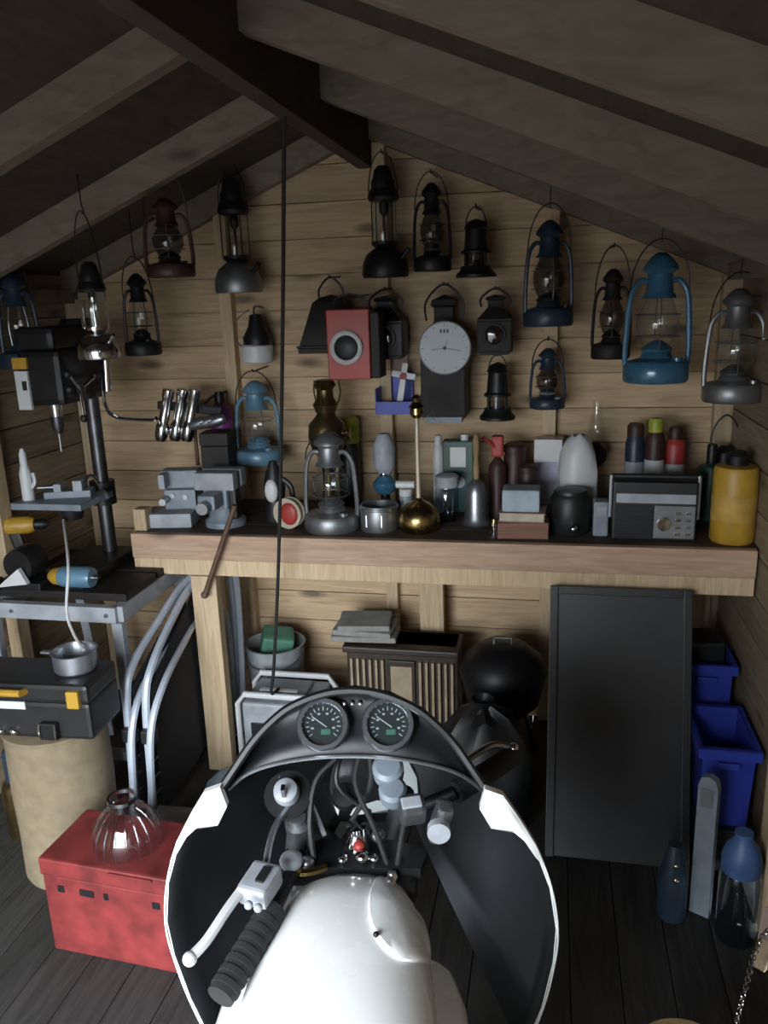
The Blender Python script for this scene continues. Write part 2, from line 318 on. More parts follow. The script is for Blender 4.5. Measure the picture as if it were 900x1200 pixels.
def signal(t, H, Wd, c, cm=None, gl=SMOKE, bz=0.12, lens=True):
    R = Wd/2; D = R*.85
    MB().box((0, 0, H*.31), (Wd*.86, D*1.7, H*.54), bev=0.006).build('body', c, t)
    MB().lathe([(0, 0), (R*.98, 0), (R, H*.05), (R*.9, H*.055), (0, H*.06)], seg=4, rot=rotm(z=PI/4)).build('base', cm or c, t)
    MB().lathe([(R*1.18, H*.57), (R*1.2, H*.60), (R*.55, H*.78), (R*.5, H*.80), (R*.5, H*.90), (R*.66, H*.92), (R*.6, H*.96), (0, H)], seg=4, rot=rotm(z=PI/4)).build('hood', c, t)
    q = rotm(x=PI/2)
    if lens:
        l = MB().lathe([(R*.56, 0), (R*.56, R*.2), (R*.46, R*.2), (R*.46, R*.05)], (0, -D*.84, H*.34), 20, q, False).build('lens_ring', cm or c, t)
        MB().lathe([(0, R*.12), (R*.3, R*.1), (R*.46, 0.004), (R*.44, 0), (0, 0)], (0, -D*.84, H*.34), 20, q).build('lens', gl, t)
    MB().tube([(-R*.7, 0, H*.8), (-R*.7, 0, H*.95), (0, 0, H*(1+bz)), (R*.7, 0, H*.95), (R*.7, 0, H*.8)], 0.004, 6).build('bail', IRON, t)
    return H*(1+bz)
def miner(t, H, Wd, c, cm=None, gl=SMOKE, bz=0.25):
    R = Wd/2
    MB().lathe([(0, 0), (R, 0), (R, H*.05), (R*.8, H*.12), (R*.72, H*.2), (0, H*.2)], seg=20).build('fuel_tank', c, t)
    MB().lathe([(R*.6, H*.2), (R*.6, H*.42)], seg=20, close=False).build('globe', gl, t)
    MB().lathe([(0, H*.2), (R*.2, H*.2), (R*.15, H*.3), (0, H*.31)], seg=10).build('burner', cm or c, t)
    for i in range(4):
        a = PI/4+i*PI/2; MB().tube([(R*.68*math.cos(a), R*.68*math.sin(a), H*.19), (R*.62*math.cos(a), R*.62*math.sin(a), H*.45)], 0.003, 6).build('cage_wire', c, t)
    MB().lathe([(R*.75, H*.41), (R*.75, H*.45), (R*.6, H*.48), (R*.52, H*.82), (R*.6, H*.84), (R*.4, H*.95), (0, H)], seg=20).build('bonnet', c, t)
    bail(t, H, R*.5, H*.84, H*(1+bz), IRON)
    return H*(1+bz)
def tent(t, H, Wd, c, cm=None, gl=None, bz=0.2):
    R = Wd*.70; q4 = rotm(z=PI/4)
    MB().lathe([(0, 0), (R, 0), (R*1.02, H*.06), (R*.55, H*.86), (R*.35, H*.95), (0, H)], seg=4, rot=q4).build('body', c, t)
    MB().lathe([(R*.99, H*.08), (R*1.06, H*.10), (R*1.06, H*.13), (R*.98, H*.14)], seg=4, rot=q4, close=False).build('base_band', cm or c, t)
    MB().tube([(-R*.3, 0, H*.9), (-R*.3, 0, H*1.1), (0, 0, H*(1+bz)), (R*.3, 0, H*1.1), (R*.3, 0, H*.9)], 0.004, 6).build('bail', IRON, t)
    return H*(1+bz)
KINDS = dict(t=tent, h=hurricane, p=pressure, s=signal, m=miner)
def hung(k, x0, y0, x1, y1, Y, label, c, rz=0.0, **kw):
    base = un((x0+x1)/2, y1, Y=Y); top = un((x0+x1)/2, y0, Y=Y); s = mpp((base+top)/2)
    t = thing('lantern', label, 'lantern', base, rz)
    bt = KINDS[k](t, top.z-base.z, (x1-x0)*s, c, **kw)
    hook(base, base.z+bt); return t
G = 'lanterns hung on the shed wall'
hung('p', 252, 208, 309, 343, -0.16, 'dark pressure lantern with round grey steel tank hung alone above the small white-shaded lamp', GALV, cm=IRON, bz=.12)
hung('p', 424, 194, 480, 325, -0.16, 'tall black pressure lantern hung highest under the roof peak with clear glass', IRON, bz=.12)
hung('h', 484, 214, 530, 318, -0.16, 'black hurricane lantern hung right beside the tall one under the roof peak', IRON, cm=NAVY, gl=SMOKE, bz=.12)
hung('m', 534, 256, 582, 325, -0.16, 'small black cone-shaped lantern hung above the black lamp with bare handle', IRON, bz=.2)
hung('h', 612, 258, 672, 382, -0.22, 'black hurricane lantern with wide tank hung directly above the smaller grey-based lamp', NAVY, cm=IRON, gl=SMOKE, bz=.15, rz=.3)
hung('h', 692, 315, 738, 420, -0.18, 'dull black hurricane lantern hung close beside the big blue lantern', IRON2, gl=SMOKE, bz=.25)
hung('h', 729, 296, 806, 447, -0.36, 'large bright blue hurricane lantern hung above the portable radio', BLUE, bz=.10)
hung('h', 822, 338, 892, 470, -0.36, 'steel-tubed hurricane lantern hung near the right wall above the yellow canister', GALV, cm=STEEL, bz=.14)
hung('s', 492, 345, 553, 492, -0.11, 'black box-shaped signal lamp hung behind the white dial', IRON2, cm=GREYP, bz=.08, lens=False)
hung('s', 557, 345, 604, 415, -0.16, 'small black signal lamp hung below the cone-shaped lantern', IRON2, bz=.1)
hung('m', 562, 424, 604, 491, -0.16, 'squat black lamp with grey base hung beneath the small signal lamp', IRON, cm=GREYP, bz=.12)
hung('h', 620, 408, 662, 478, -0.16, 'small dark hurricane lantern with grey base hung below the wide-tanked black one', NAVY, cm=GREYP, gl=SMOKE, bz=.15)
hung('t', 358, 345, 424, 412, -0.14, 'black flared lamp hung half behind the red box lamp', IRON2, bz=.3)
hung('s', 428, 346, 480, 420, -0.12, 'black square lamp hung between the red box lamp and the white dial', IRON, bz=.1)
hung('h', 172, 232, 230, 325, -0.52, 'dark red hurricane lantern with raised bail under the left rafters', RUST, cm=IRON, gl=SMOKE, bz=.42, rz=.4)
hung('h', 147, 320, 191, 416, -0.30, 'black hurricane lantern with smoky globe hung below the dark red one', IRON, gl=GLASS, bz=.2)
hung('p', 92, 306, 142, 420, -0.76, 'chrome pressure lantern with bright glass hung over the drill press', CHROME, cm=CHROME, bz=.5)
hung('h', 2, 320, 56, 431, -0.50, 'navy blue hurricane lantern hung in the left corner of the shed', NAVY, cm=NAVY, bz=.2)
hung('h', 276, 446, 334, 541, -0.16, 'light blue hurricane lantern with clear globe hung behind the bench vise', BLUE2, bz=.12)
# little lamp with a white shade, on the wall above the light blue lantern
b = un(302, 425, Y=-0.10); s = mpp(b)
t = thing('shaded_lamp', 'small dark wall lamp with a white drum shade above the light blue lantern', 'lamp', b)
MB().lathe([(0.052, 0), (0.058, 0.004), (0.058, 0.06), (0.05, 0.066), (0.046, 0.062), (0.05, 0.006)], close=False).build('shade', CREAM if False else WPL, t)
MB().lathe([(0, 0.06), (0.05, 0.063), (0.052, 0.09), (0.03, 0.13), (0.022, 0.17), (0, 0.175)], (0.005, 0, 0)).build('font', IRON, t)
MB().tube([(0, 0, .17), (0, 0, .19), (-.01, .05, .2), (0, .093, .195)], 0.004, 6).build('bracket', STEEL, t)
MB().tube([(-.055, 0, .05), (-.075, -.01, .10), (-.07, 0, .15), (-0.02, 0, .19)], 0.002, 6).build('wire', STEEL, t)

# ------------------------------------------------------------------ red box lamp, white dial, blue tray with toy windmill
b = un(414, 443, Y=-0.30); s = mpp(b)
t = thing('red_lamp', 'red box-shaped lamp with a large round dark lens in a silver ring', 'lamp', b)
Hh = un(414, 362, Y=-0.30).z-b.z; Wd = 50*s
MB().box((0, 0, Hh/2), (Wd, 0.1, Hh), bev=0.004).build('body', RED, t)
MB().box((Wd/2+0.015, 0.01, Hh/2-0.005), (0.03, 0.1, Hh*.94), bev=0.004).build('side_panel', IRON2, t)
q = rotm(x=PI/2)
MB().lathe([(.054, 0), (.054, .012), (.048, .016), (.040, .012), (.040, .002)], (-.005, -.05, Hh*.46), 28, q, False).build('lens_ring', WPL, t)
MB().lathe([(0, .012), (.022, .010), (.040, .002), (.038, 0), (0, 0)], (-.005, -.05, Hh*.46), 28, q).build('lens', BLACKP, t)
MB().tube([(-.05, 0, Hh-.004), (-.05, 0, Hh+.03), (0, 0, Hh+.045), (.05, 0, Hh+.03), (.05, 0, Hh-.004)], 0.004, 6).build('handle', IRON, t)
MB().tube([(0, .28, Hh+.045), (0, -.01, Hh+.037), (0, -.015, Hh+.05)], .003, 6, smooth=False).build('hanging_hook', IRON, t)
b = un(521, 408, Y=-0.225); s = mpp(b); R = 31.5*s
t = thing('dial_clock', 'round white dial with faint grey markings hung on the black signal lamp', 'clock', b)
MB().lathe([(0, 0), (R, 0), (R, .012), (R*.96, .02), (R*.93, .016), (0, .016)], (0, 0.02, 0), 40, q).build('face', DIAL, t)
for i in range(12):
    a = 2*PI*i/12; MB().box((R*.84*math.sin(a), .0035, R*.84*math.cos(a)), (.003, .002, R*.10), rotm(y=a)).build('hour_mark', GREYP, t)
for i in range(3): MB().box((-.012+i*.011, .0035, R*.62), (.006, .002, .012)).build('dial_mark', BLACKP, t)
for a, L in ((0.35, R*.28), (1.75, R*.6), (4.6, R*.5)):
    MB().box((math.sin(a)*L/2, .0025, math.cos(a)*L/2), (.0035, .002, L), rotm(y=a)).build('hand', GREYP, t)
MB().lathe([(0, 0), (.006, 0), (.006, .005), (0, .006)], (0, .0045, 0), 10, q).build('hub', BLACKP, t)
MB().tube([(0, .025, R*.9), (0, .035, R*1.08), (0, .045, R*1.02)], .002, 5).build('loop', IRON, t)
b = un(466, 487, Y=-0.14); s = mpp(b); Wd = 50*s
t = thing('blue_tray', 'bright blue plastic wall bin under the toy windmill', 'bin', b)
MB().box((0, .055, .02), (Wd, .13, .004)).build('bottom', BLUEPL, t)
MB().box((0, -.01, .028), (Wd, .004, .045), bev=.001).build('front_panel', BLUEPL, t)
MB().box((-Wd/2, .055, .05), (.004, .13, .09), bev=.001).build('side_panel', BLUEPL, t)
MB().box((Wd/2, .055, .035), (.004, .13, .06), bev=.001).build('side_panel', BLUEPL, t)
MB().box((-Wd*.12, .116, .075), (Wd*.75, .006, .14), bev=.001).build('back_panel', BLUEPL, t)
b2 = b+Vector((0.0, 0.03, 0.026))
t = thing('toy_windmill', 'white and red cross-shaped toy windmill standing in the blue bin', 'toy', b2, rot=(0, .18, 0))
MB().box((0, 0, .05), (.022, .008, .10), bev=.002).build('stem', WPL, t)
for a in (0, PI/2, -PI/2): MB().box((math.sin(a)*.026, -.006, .115+math.cos(a)*.026), (.022, .005, .034), rotm(y=a), bev=.002).build('blade', WPL, t)
MB().lathe([(0, 0), (.012, 0), (.012, .012), (0, .015)], (0, -.004, .112), 12, q).build('hub', RED, t)
bb = un(462, 425, Y=-0.06)
tag(MB().box((0, 0, 0), (.085, .012, .10), bev=.002).build('wall_card', PINK, None, (bb.x, -.014, bb.z)), 'pale pink card pinned to the wall behind the toy windmill', 'card')

# ------------------------------------------------------------------ helper for things on the bench
def st(px, ytop, wpx, Y, zb=BZ):
    top = un(px, ytop, Y=Y); mid = Vector((top.x, Y, (top.z+zb)/2)); s = mpp(mid)
    ymid = un(px, ytop+(top.z-zb)/2/s, Y=Y)
    return Vector((ymid.x, Y, zb)), top.z-zb, wpx*s
# grey milling vise
l, H, Wd = st(212, 546, 62, -0.40)
t = thing('machine_vise', 'light blue-grey machine vise with stepped jaws at the bench end', 'vise', l, .15)
MB().box((-.03, -.03, .025), (.17, .12, .05), bev=.005).build('base', LGREY, t)
MB().box((.005, .02, .085), (.11, .10, .07), bev=.005).build('body', GREYP, t)
MB().box((.0, .03, .15), (.13, .07, .065), bev=.006).build('fixed_jaw', GREYP, t)
MB().box((-.045, -.01, .155), (.022, .10, .05), bev=.003).build('moving_jaw', LGREY, t)
MB().cyl((-.04, -.085, .09), (-.04, .0, .09), .012).build('screw', STEEL, t)
MB().cyl((.025, -.036, .095), (.025, -.03, .095), .009).build('bolt', STEEL, t); MB().cyl((-.02, -.036, .10), (-.02, -.03, .10), .009).build('bolt', STEEL, t)
# bench vise with tommy bar
l = Vector((un(268, 612, Z=BZ).x, -0.42, BZ))
t = thing('bench_vise', 'grey bench vise with a long rusty tommy bar hanging over the bench edge', 'vise', l)
MB().lathe([(0, 0), (.07, 0), (.07, .018), (.055, .03), (.045, .07), (0, .07)], seg=20).build('swivel_base', GREYP, t)
MB().box((0, .01, .105), (.085, .17, .075), bev=.012).build('body', GREYP, t)
MB().box((0, .02, .165), (.14, .045, .06), bev=.006).build('fixed_jaw', GREYP, t)
MB().box((0, -.055, .165), (.14, .045, .06), bev=.006).build('moving_jaw', LGREY, t)
MB().box((0, -.10, .11), (.06, .10, .05), bev=.008).build('slide', GREYP, t)
MB().cyl((0, -.13, .10), (0, -.185, .10), .022, .02, 14).build('screw_head', STEEL, t)
MB().box((.05, -.03, .09), (.03, .05, .12), bev=.01).build('jaw_cover', BLACKP, t)
hb = un(240, 697, Y=-.59)-l; ht = un(272, 602, Y=-.60)-l; dv = (ht-hb)
tb = MB().cyl(hb, hb+dv*1.1, .0085).build('tommy_bar', mat('rusty_bar', (.16, .10, .07), .6, .5), t)
MB().sphere(hb, .013).build('bar_knob', MATS['rusty_bar'], t)
# black and white hand sander
l, H, Wd = st(322, 540, 34, -.37)
t = thing('hand_sander', 'black power tool with a white oval face standing beside the bench vise', 'power tool', l)
MB().lathe([(0, 0), (.035, 0), (.04, .02), (.032, .07), (.038, .12), (.03, .165), (.012, H), (0, H)], seg=16).build('body', BLACKP, t)
MB().sphere((0, -.034, .115), .03, .8, .45, 1.35).build('face', WPL, t)
MB().tube([(.03, 0, .15), (.06, 0, .12), (.058, 0, .05), (.03, 0, .02)], .01, 8).build('handle', BLACKP, t)
# reel of red tape
l = Vector((un(346, 614, Z=BZ).x, -.43, BZ))
t = thing('tape_reel', 'small cream reel with a red centre leaning by the silver lantern', 'reel', l, rz=-.2)
q2 = rotm(x=PI/2, z=0)
MB().lathe([(.02, 0), (.052, 0), (.052, .006), (.04, .008), (.04, .024), (.052, .026), (.052, .032), (.02, .032)], (0, 0, .052), 28, q2, False).build('reel', CREAM, t)
MB().sphere((.008, -.03, .052), .036, .95, .35, 1.1).build('centre', RED, t)
# hurricane lantern standing on the bench
l = un(387, 622, Z=BZ); l.y = -.44
t = thing('lantern', 'silver hurricane lantern with clear bulbous globe standing at the bench front', 'lantern', l)
hurricane(t, un(387, 505, Y=-.44).z-BZ, 66*mpp(l), GALV, bz=-.02)
# brass pressure lamp standing behind it
l, H, Wd = st(384, 445, 44, -.25)
t = thing('lantern', 'old brass lamp with bulging font standing tall behind the silver lantern', 'lamp', l)
MB().lathe([(0, 0), (.055, 0), (.06, .01), (.03, .03), (.022, H*.3), (.03, H*.42), (.055, H*.5), (.066, H*.58), (.062, H*.68), (.035, H*.74), (.03, H*.78), (0, H*.78)], seg=24).build('font', OLDB, t)
MB().lathe([(0, H*.77), (.036, H*.77), (.044, H*.82), (.03, H*.87), (.028, H*.93), (.04, H*.96), (.03, H), (0, H)], seg=20).build('burner', OLDB, t)
MB().lathe([(.012, 0), (.012, .02), (.018, .02), (.018, .028), (0, .028)], (.06, -.02, H*.62), 12, rotm(y=PI/2)).build('wick_knob', BRASS, t)
for i in range(3):
    a = i*2.09+.5; MB().tube([(.04*math.cos(a), .04*math.sin(a), H*.8), (.055*math.cos(a), .055*math.sin(a), H*.9), (.05*math.cos(a), .05*math.sin(a), H*.99)], .003, 5).build('gallery_prong', OLDB, t)
# lime ball-topped bottle
def bottle(name, label, cat, l, r, H, body, cap, capr=.5, capH=.2, band=None, nseg=16, group=None):
    t = thing(name, label, cat, l, group=group)
    MB().lathe([(0, 0), (r*.95, 0), (r, H*.02), (r, H*(.92-capH)), (r*.9, H*(.96-capH)), (r*capr, H*(1.0-capH)), (0, H*(1-capH))], seg=nseg).build('body', body, t)
    MB().lathe([(0, H*(.995-capH)), (r*capr*1.1, H*(.995-capH)), (r*capr*1.1, H*.97), (r*capr*.9, H), (0, H)], seg=nseg).build('cap', cap, t)
    if band: MB().lathe([(r*1.01, H*.25), (r*1.012, H*.26), (r*1.012, H*.58), (r*1.01, H*.59)], seg=nseg, close=False).build('label_band', band, t)
    return t
l, H, Wd = st(409, 489, 26, -.10); bottle('spray_can', 'spray can with a lime green cap behind the old brass lamp', 'spray can', l, Wd/2, H, BLACKP, LIME, .95, .28)
l, H, Wd = st(262, 459, 27, -.14); bottle('plastic_bottle', 'purple plastic bottle beside the bunch of chrome torches', 'bottle', l, Wd/2, H, PURPLE, IRON, .4, .1)
# dark tin box behind the vise
l, H, Wd = st(258, 505, 40, -.28)
t = thing('tin_box', 'dark tin box standing behind the bench vise', 'tin', l, .1)
MB().box((0, 0, H*.42), (Wd*.8, .09, H*.84), bev=.004).build('body', IRON2, t); MB().box((0, 0, H*.92), (Wd*.84, .094, H*.15), bev=.004).build('lid', IRON2, t)
# small blue stove lamp
l, H, Wd = st(451, 508, 30, -.28)
t = thing('stove_lamp', 'small lamp with blue bulb base and frosted grey glass top', 'lamp', l)
MB().lathe([(0, 0), (.045, 0), (.045, .012), (.02, .02), (.015, H*.3), (0, H*.3)]).build('foot', IRON, t)
MB().lathe([(0, H*.28), (.025, H*.29), (.042, H*.36), (.042, H*.42), (.02, H*.5), (0, H*.5)]).build('font', BLUE, t)
MB().lathe([(0, H*.49), (.015, H*.5), (.022, H*.53), (.038, H*.6), (.04, H*.85), (.03, H*.93), (.02, H), (0, H)], seg=12).build('shade', LGREY, t)
MB().sphere((0, -.012, H*.53), .014).build('valve', CHROME, t)
# round tin
l = un(444.5, 620, Z=BZ); l.y = -.43
t = thing('round_tin', 'low round grey metal tin on the bench beside the brass-based rod', 'tin', l)
MB().lathe([(0, 0), (.060, 0), (.062, .004), (.062, .082), (.060, .085), (.056, .082), (.056, .01), (0, .008)], seg=32).build('body', GALV, t)
MB().lathe([(.062, .07), (.064, .072), (.064, .078), (.062, .08)], seg=32, close=False).build('rim', STEEL, t)
for dx in (-.03, .02): MB().box((dx, -.058, .04), (.004, .006, .04)).build('seam_clip', CHROME, t)
# brass table lamp with a tall stem
l = un(491, 622, Z=BZ); l.y = -.44
H = un(488, 455, Y=-.44).z-BZ
t = thing('brass_stand', 'polished brass dome base with tall thin rod and brass finial', 'stand', l)
MB().lathe([(0, 0), (.055, 0), (.066, .012), (.072, .035), (.066, .065), (.04, .09), (.016, .10), (.010, .11), (0, .11)], seg=28).build('font', BRASS, t)
MB().cyl((0, 0, .10), (0, 0, H*.8), .0075, .0065).build('stem', mat('pale_rod', (.62, .52, .40), .4, .3), t)
MB().lathe([(0, 0), (.012, .0), (.022, .012), (.020, .03), (.026, .034), (.012, .05), (.016, .062), (.006, .072), (0, .072)], (0, 0, H*.8)).build('finial', BRASS, t)
MB().cyl((-.07, -.01, .155), (-.01, -.01, .155), .012, seg=14).build('side_arm', WPL, t)
MB().lathe([(.025, 0), (.03, .004), (.028, .02), (.018, .03)], (.03, .0, H*.78), close=False).build('glass_cup', GLASS, t)
# green tin with white label, white canister, little jars
l, H, Wd = st(538, 508, 36, -.18)
t = thing('oil_tin', 'dark green oil tin with white labels standing behind the handbell', 'tin', l)
MB().box((0, 0, H*.46), (Wd, .06, H*.92), bev=.005).build('body', GREEN, t); MB().lathe([(0, 0), (.014, 0), (.014, .02), (0, .02)], (.02, 0, H*.92)).build('cap', WPL, t)
MB().box((.0, -.032, H*.72), (Wd*.5, .002, H*.25)).build('label_patch', WPL, t)
MB().lathe([(0, 0), (.02, 0), (.02, .003), (0, .003)], (.004, -.03, H*.40), 18, q).build('label_disc', WPL, t)
l, H, Wd = st(514, 510, 13, -.20); bottle('white_tube', 'slim white plastic tube standing next to the green oil tin', 'tube', l, Wd/2, H, WPL, WPL, .6, .12)
l, H, Wd = st(524, 556, 28, -.30); bottle('glass_jar', 'small clear jar with pale lid between brass stand and handbell', 'jar', l, Wd/2, H, CLEARP, LGREY, .9, .25)
l, H, Wd = st(476, 572, 16, -.34); bottle('glass_jar', 'tiny pale jar tucked behind the brass dome base', 'jar', l, Wd/2, H, LGREY, WPL, .9, .2)
# handbell
l, H, Wd = st(558, 508, 34, -.34)
t = thing('handbell', 'silver handbell with a pale wooden handle standing upright', 'bell', l)
MB().lathe([(Wd*.5, 0), (Wd*.52, .006), (Wd*.42, .02), (Wd*.38, H*.35), (Wd*.3, H*.44), (.012, H*.5), (0, H*.5)], seg=24, close=False).build('bell', STEEL, t)
MB().lathe([(0, H*.49), (.008, H*.49), (.011, H*.6), (.008, H*.72), (.012, H*.88), (.009, H*.97), (0, H)]).build('handle', W_HANDLE, t)
MB().sphere((0, 0, .02), .012).build('clapper', IRON, t)
# red valve head and dark red clutter
l, H, Wd = st(583, 505, 24, -.25)
t = thing('grease_pump', 'dark grease pump with red head standing behind the stacked boxes', 'pump', l)
MB().lathe([(0, 0), (.03, 0), (.03, H*.6), (.02, H*.65), (.01, H*.7), (0, H*.7)]).build('barrel', RUST, t)
MB().box((0, 0, H*.83), (.04, .04, H*.24), bev=.008).build('head', RED, t); MB().cyl((0, -.01, H*.8), (-.045, -.04, H*.95), .006).build('lever', RED, t)
for px, yt, wp, Y, lab, mm in ((603, 520, 26, -.2, 'dark red tin standing behind the stacked boxes', RUST), (618, 545, 22, -.28, 'short brown jar standing against the white box', BROWN)):
    l, H, Wd = st(px, yt, wp, Y); bottle('paint_tin', lab, 'tin', l, Wd/2, H, mm, mm, .95, .1)
# stacked boxes
l = un(612, 628, Z=BZ); l.y = -.45; s = mpp(l)
t1 = tag(MB().box((0, 0, .026), (.155, .12, .052), bev=.003).build('wooden_box', wood('reddish_box', (.16, .07, .05), (.28, .14, .10)), None, l), 'reddish wooden box lowest in the stack beside the black jar', 'box')
t1.rotation_euler.z = .05
t2 = thing('book', 'pale cream bound book lying on the reddish wooden box', 'book', l+Vector((0, 0, .0525)), -.04)
MB().box((0, 0, .014), (.135, .10, .024)).build('pages', CREAM, t2); MB().box((0, 0, .001), (.142, .106, .002)).build('cover', PINK, t2); MB().box((0, 0, .027), (.142, .106, .002)).build('cover', PINK, t2)
t3 = tag(MB().box((0, 0, .035), (.115, .09, .07), bev=.008).build('tissue_box', mat('pale_blue_card', (.38, .45, .52), .7), None, l+Vector((-.005, .0, .0815))), 'pale blue cardboard box topmost on the stacked boxes', 'box')
l, H, Wd = st(585, 590, 20, -.47)
t = thing('spool', 'tiny silver fitting lying in front of the stacked boxes', 'fitting', l+Vector((-.015, -.01, 0)))
MB().lathe([(0, 0), (.016, 0), (.016, .01), (.008, .014), (.008, .03), (.014, .034), (.014, .042), (0, .042)]).build('body', CHROME, t); MB().lathe([(0, .042), (.01, .042), (.008, .055), (0, .056)]).build('nut', BRASS, t)
# white box and bulky white bag
l, H, Wd = st(643, 513, 32, -.15)
t = thing('white_carton', 'white carton standing against the bulky white plastic bag', 'box', l, -.1)
MB().box((0, 0, H/2), (Wd, .07, H), bev=.003).build('body', WPL, t); MB().box((0, -.036, H*.55), (Wd*.7, .002, H*.3)).build('print_panel', mat('lilac_print', (.45, .4, .55), .6), t)
l, H, Wd = st(677, 510, 44, -.28)
m = MB(); rings = []; n = 14
for k, (r, z) in enumerate(((.6, 0), (.95, .06), (1.0, .3), (1.02, .6), (.9, .8), (.62, .94), (.3, 1.0))):
    rings.append([Vector((math.cos(2*PI*i/n)*r*Wd*.5*(1+.07*math.sin(i*2.3+k)), math.sin(2*PI*i/n)*r*.05*(1+.1*math.cos(i*1.7+k)), z*H*(1+.02*math.sin(i*1.3)))) for i in range(n)])
m.smooth = True; m.ring(rings, None); tag(m.build('plastic_bag', WPL, None, l), 'bulky white plastic bag standing upright behind the black jar', 'bag')
# black jar with chrome tap, grey pack, radio
l = un(667, 622, Z=BZ); l.y = -.42; H = un(667, 572, Y=-.42).z-BZ
t = thing('black_urn', 'glossy black jar with a small chrome tap beside the radio', 'jar', l)
MB().lathe([(0, 0), (.052, 0), (.06, .01), (.06, H*.8), (.05, H*.9), (0, H*.9)], seg=24).build('body', BLACKP, t); MB().lathe([(0, H*.9), (.052, H*.9), (.05, H*.97), (.01, H), (0, H)], seg=24).build('lid', BLACKP, t)
MB().cyl((0.01, -.055, .04), (.01, -.08, .04), .008).build('tap', CHROME, t); MB().sphere((.01, -.08, .035), .013).build('tap_knob', CHROME, t)
l = un(702, 622, Z=BZ); l.y = -.43
t = thing('battery_pack', 'small grey boxy pack between black jar and radio', 'box', l)
MB().box((0, 0, .055), (.045, .06, .11), bev=.006).build('body', GREYP, t); MB().box((0, -.031, .08), (.03, .003, .03)).build('panel', LGREY, t)
l = un(764, 630, Z=BZ); l.y = -.45; s = mpp(l); Wd = 92*s; H = un(764, 566, Y=-.49).z-BZ
t = thing('portable_radio', 'silver and black portable radio with carrying handle standing on the bench', 'radio', l, -.03)
MB().box((0, 0, H/2), (Wd, .075, H), bev=.006).build('case', BLACKP, t)
MB().box((.002, -.039, H*.73), (Wd*.94, .004, H*.16), bev=.001).build('tuning_scale', LGREY, t)
MB().box((Wd*.24, -.039, H*.33), (Wd*.48, .004, H*.56), bev=.001).build('control_panel', STEEL, t)
sg = MB().box((-Wd*.24, -.039, H*.33), (Wd*.46, .003, H*.56)).build('speaker_grille', IRON, t)
for i in range(7): MB().box((-Wd*.24, -.0415, H*(.1+i*.075)), (Wd*.44, .002, .003)).build('grille_bar', BLACKP, t)
MB().lathe([(0, 0), (.022, 0), (.020, .01), (0, .011)], (Wd*.12, -.041, H*.3), 20, q).build('tuning_knob', CHROME, t)
for i in range(2):
    for j in range(4): MB().box((Wd*(.28+.12*i), -.042, H*(.13+.12*j)), (.016, .004, .008), bev=.001).build('button', CHROME, t)
for sx in (-1, 1): MB().box((sx*(Wd/2+.006), 0, H*.72), (.010, .03, H*.75), bev=.003).build('handle_arm', STEEL, t)
MB().cyl((-Wd/2-.006, 0, H*1.06), (Wd/2+.006, 0, H*1.06), .009).build('handle_bar', BLACKP, t)
# bottles and cans behind the radio
for px, yt, wp, Y, bm_, cm_, lab, cr_ in (
    (743, 496, 22, -.17, NAVY, RUST, 'dark can with dull red cap behind the radio', .8),
    (766, 490, 22, -.20, RUST, LIME, 'red spray can with yellow-green cap behind the radio', .7),
    (789, 500, 24, -.16, RED, RUST, 'red bottle with maroon cap behind the radio', .6)):
    l, H, Wd = st(px, yt, wp, Y); bottle('spray_can', lab, 'spray can', l, Wd/2, H, bm_, cm_, cr_, .13, WPL if cr_ < .75 else LGREY)
l, H, Wd = st(698, 470, 26, -.14)
t = thing('oil_lamp', 'slender black lamp with sparkling glass chimney behind the white bag', 'lamp', l)
MB().lathe([(0, 0), (.045, 0), (.04, .02), (.014, .04), (.012, H*.4), (.036, H*.48), (.036, H*.58), (.012, H*.64), (0, H*.64)], seg=20).build('font', IRON, t)
MB().lathe([(.018, H*.64), (.03, H*.7), (.026, H*.8), (.016, H*.9), (.016, H)], seg=20, close=False).build('chimney', GLASS, t)
l, H, Wd = st(832, 520, 30, -.22); bottle('wine_bottle', 'dark green bottle standing between radio and yellow canister', 'bottle', l, Wd/2, H, GREEN, IRON, .35, .25)
l, H, Wd = st(848, 480, 34, -.14)
t = thing('carbide_lamp', 'black cylindrical lamp base standing under the steel-tubed lantern', 'lamp', l)
MB().lathe([(0, 0), (.05, 0), (.05, H*.4), (.035, H*.48), (.035, H*.6), (.012, H*.66), (0, H*.66)]).build('body', IRON, t); MB().tube([(-.04, 0, H*.5), (-.04, 0, H*.8), (0, 0, H*.95), (.04, 0, H*.8), (.04, 0, H*.5)], .003, 6).build('bail', IRON, t)
# yellow canister
l = un(879, 634, Z=BZ); l.y = -.46; l.x = 2.30+.0; H = un(879, 546, Y=-.46).z-BZ
l.x = 2.382
t = thing('gas_canister', 'yellow cylindrical canister standing on the bench by the right wall', 'canister', l)
MB().lathe([(0, 0), (.058, 0), (.063, .008), (.063, H*.95), (.058, H), (.03, H*1.02), (0, H*1.02)], seg=28).build('body', YEL, t)
MB().lathe([(0, H), (.03, H), (.032, H*1.14), (.02, H*1.2), (0, H*1.2)]).build('cap', IRON, t)
MB().lathe([(.0635, H*.30), (.0638, H*.31), (.0638, H*.62), (.0635, H*.63)], seg=28, close=False).build('label_band', mat('ochre_label', (.5, .30, .06), .6), t)
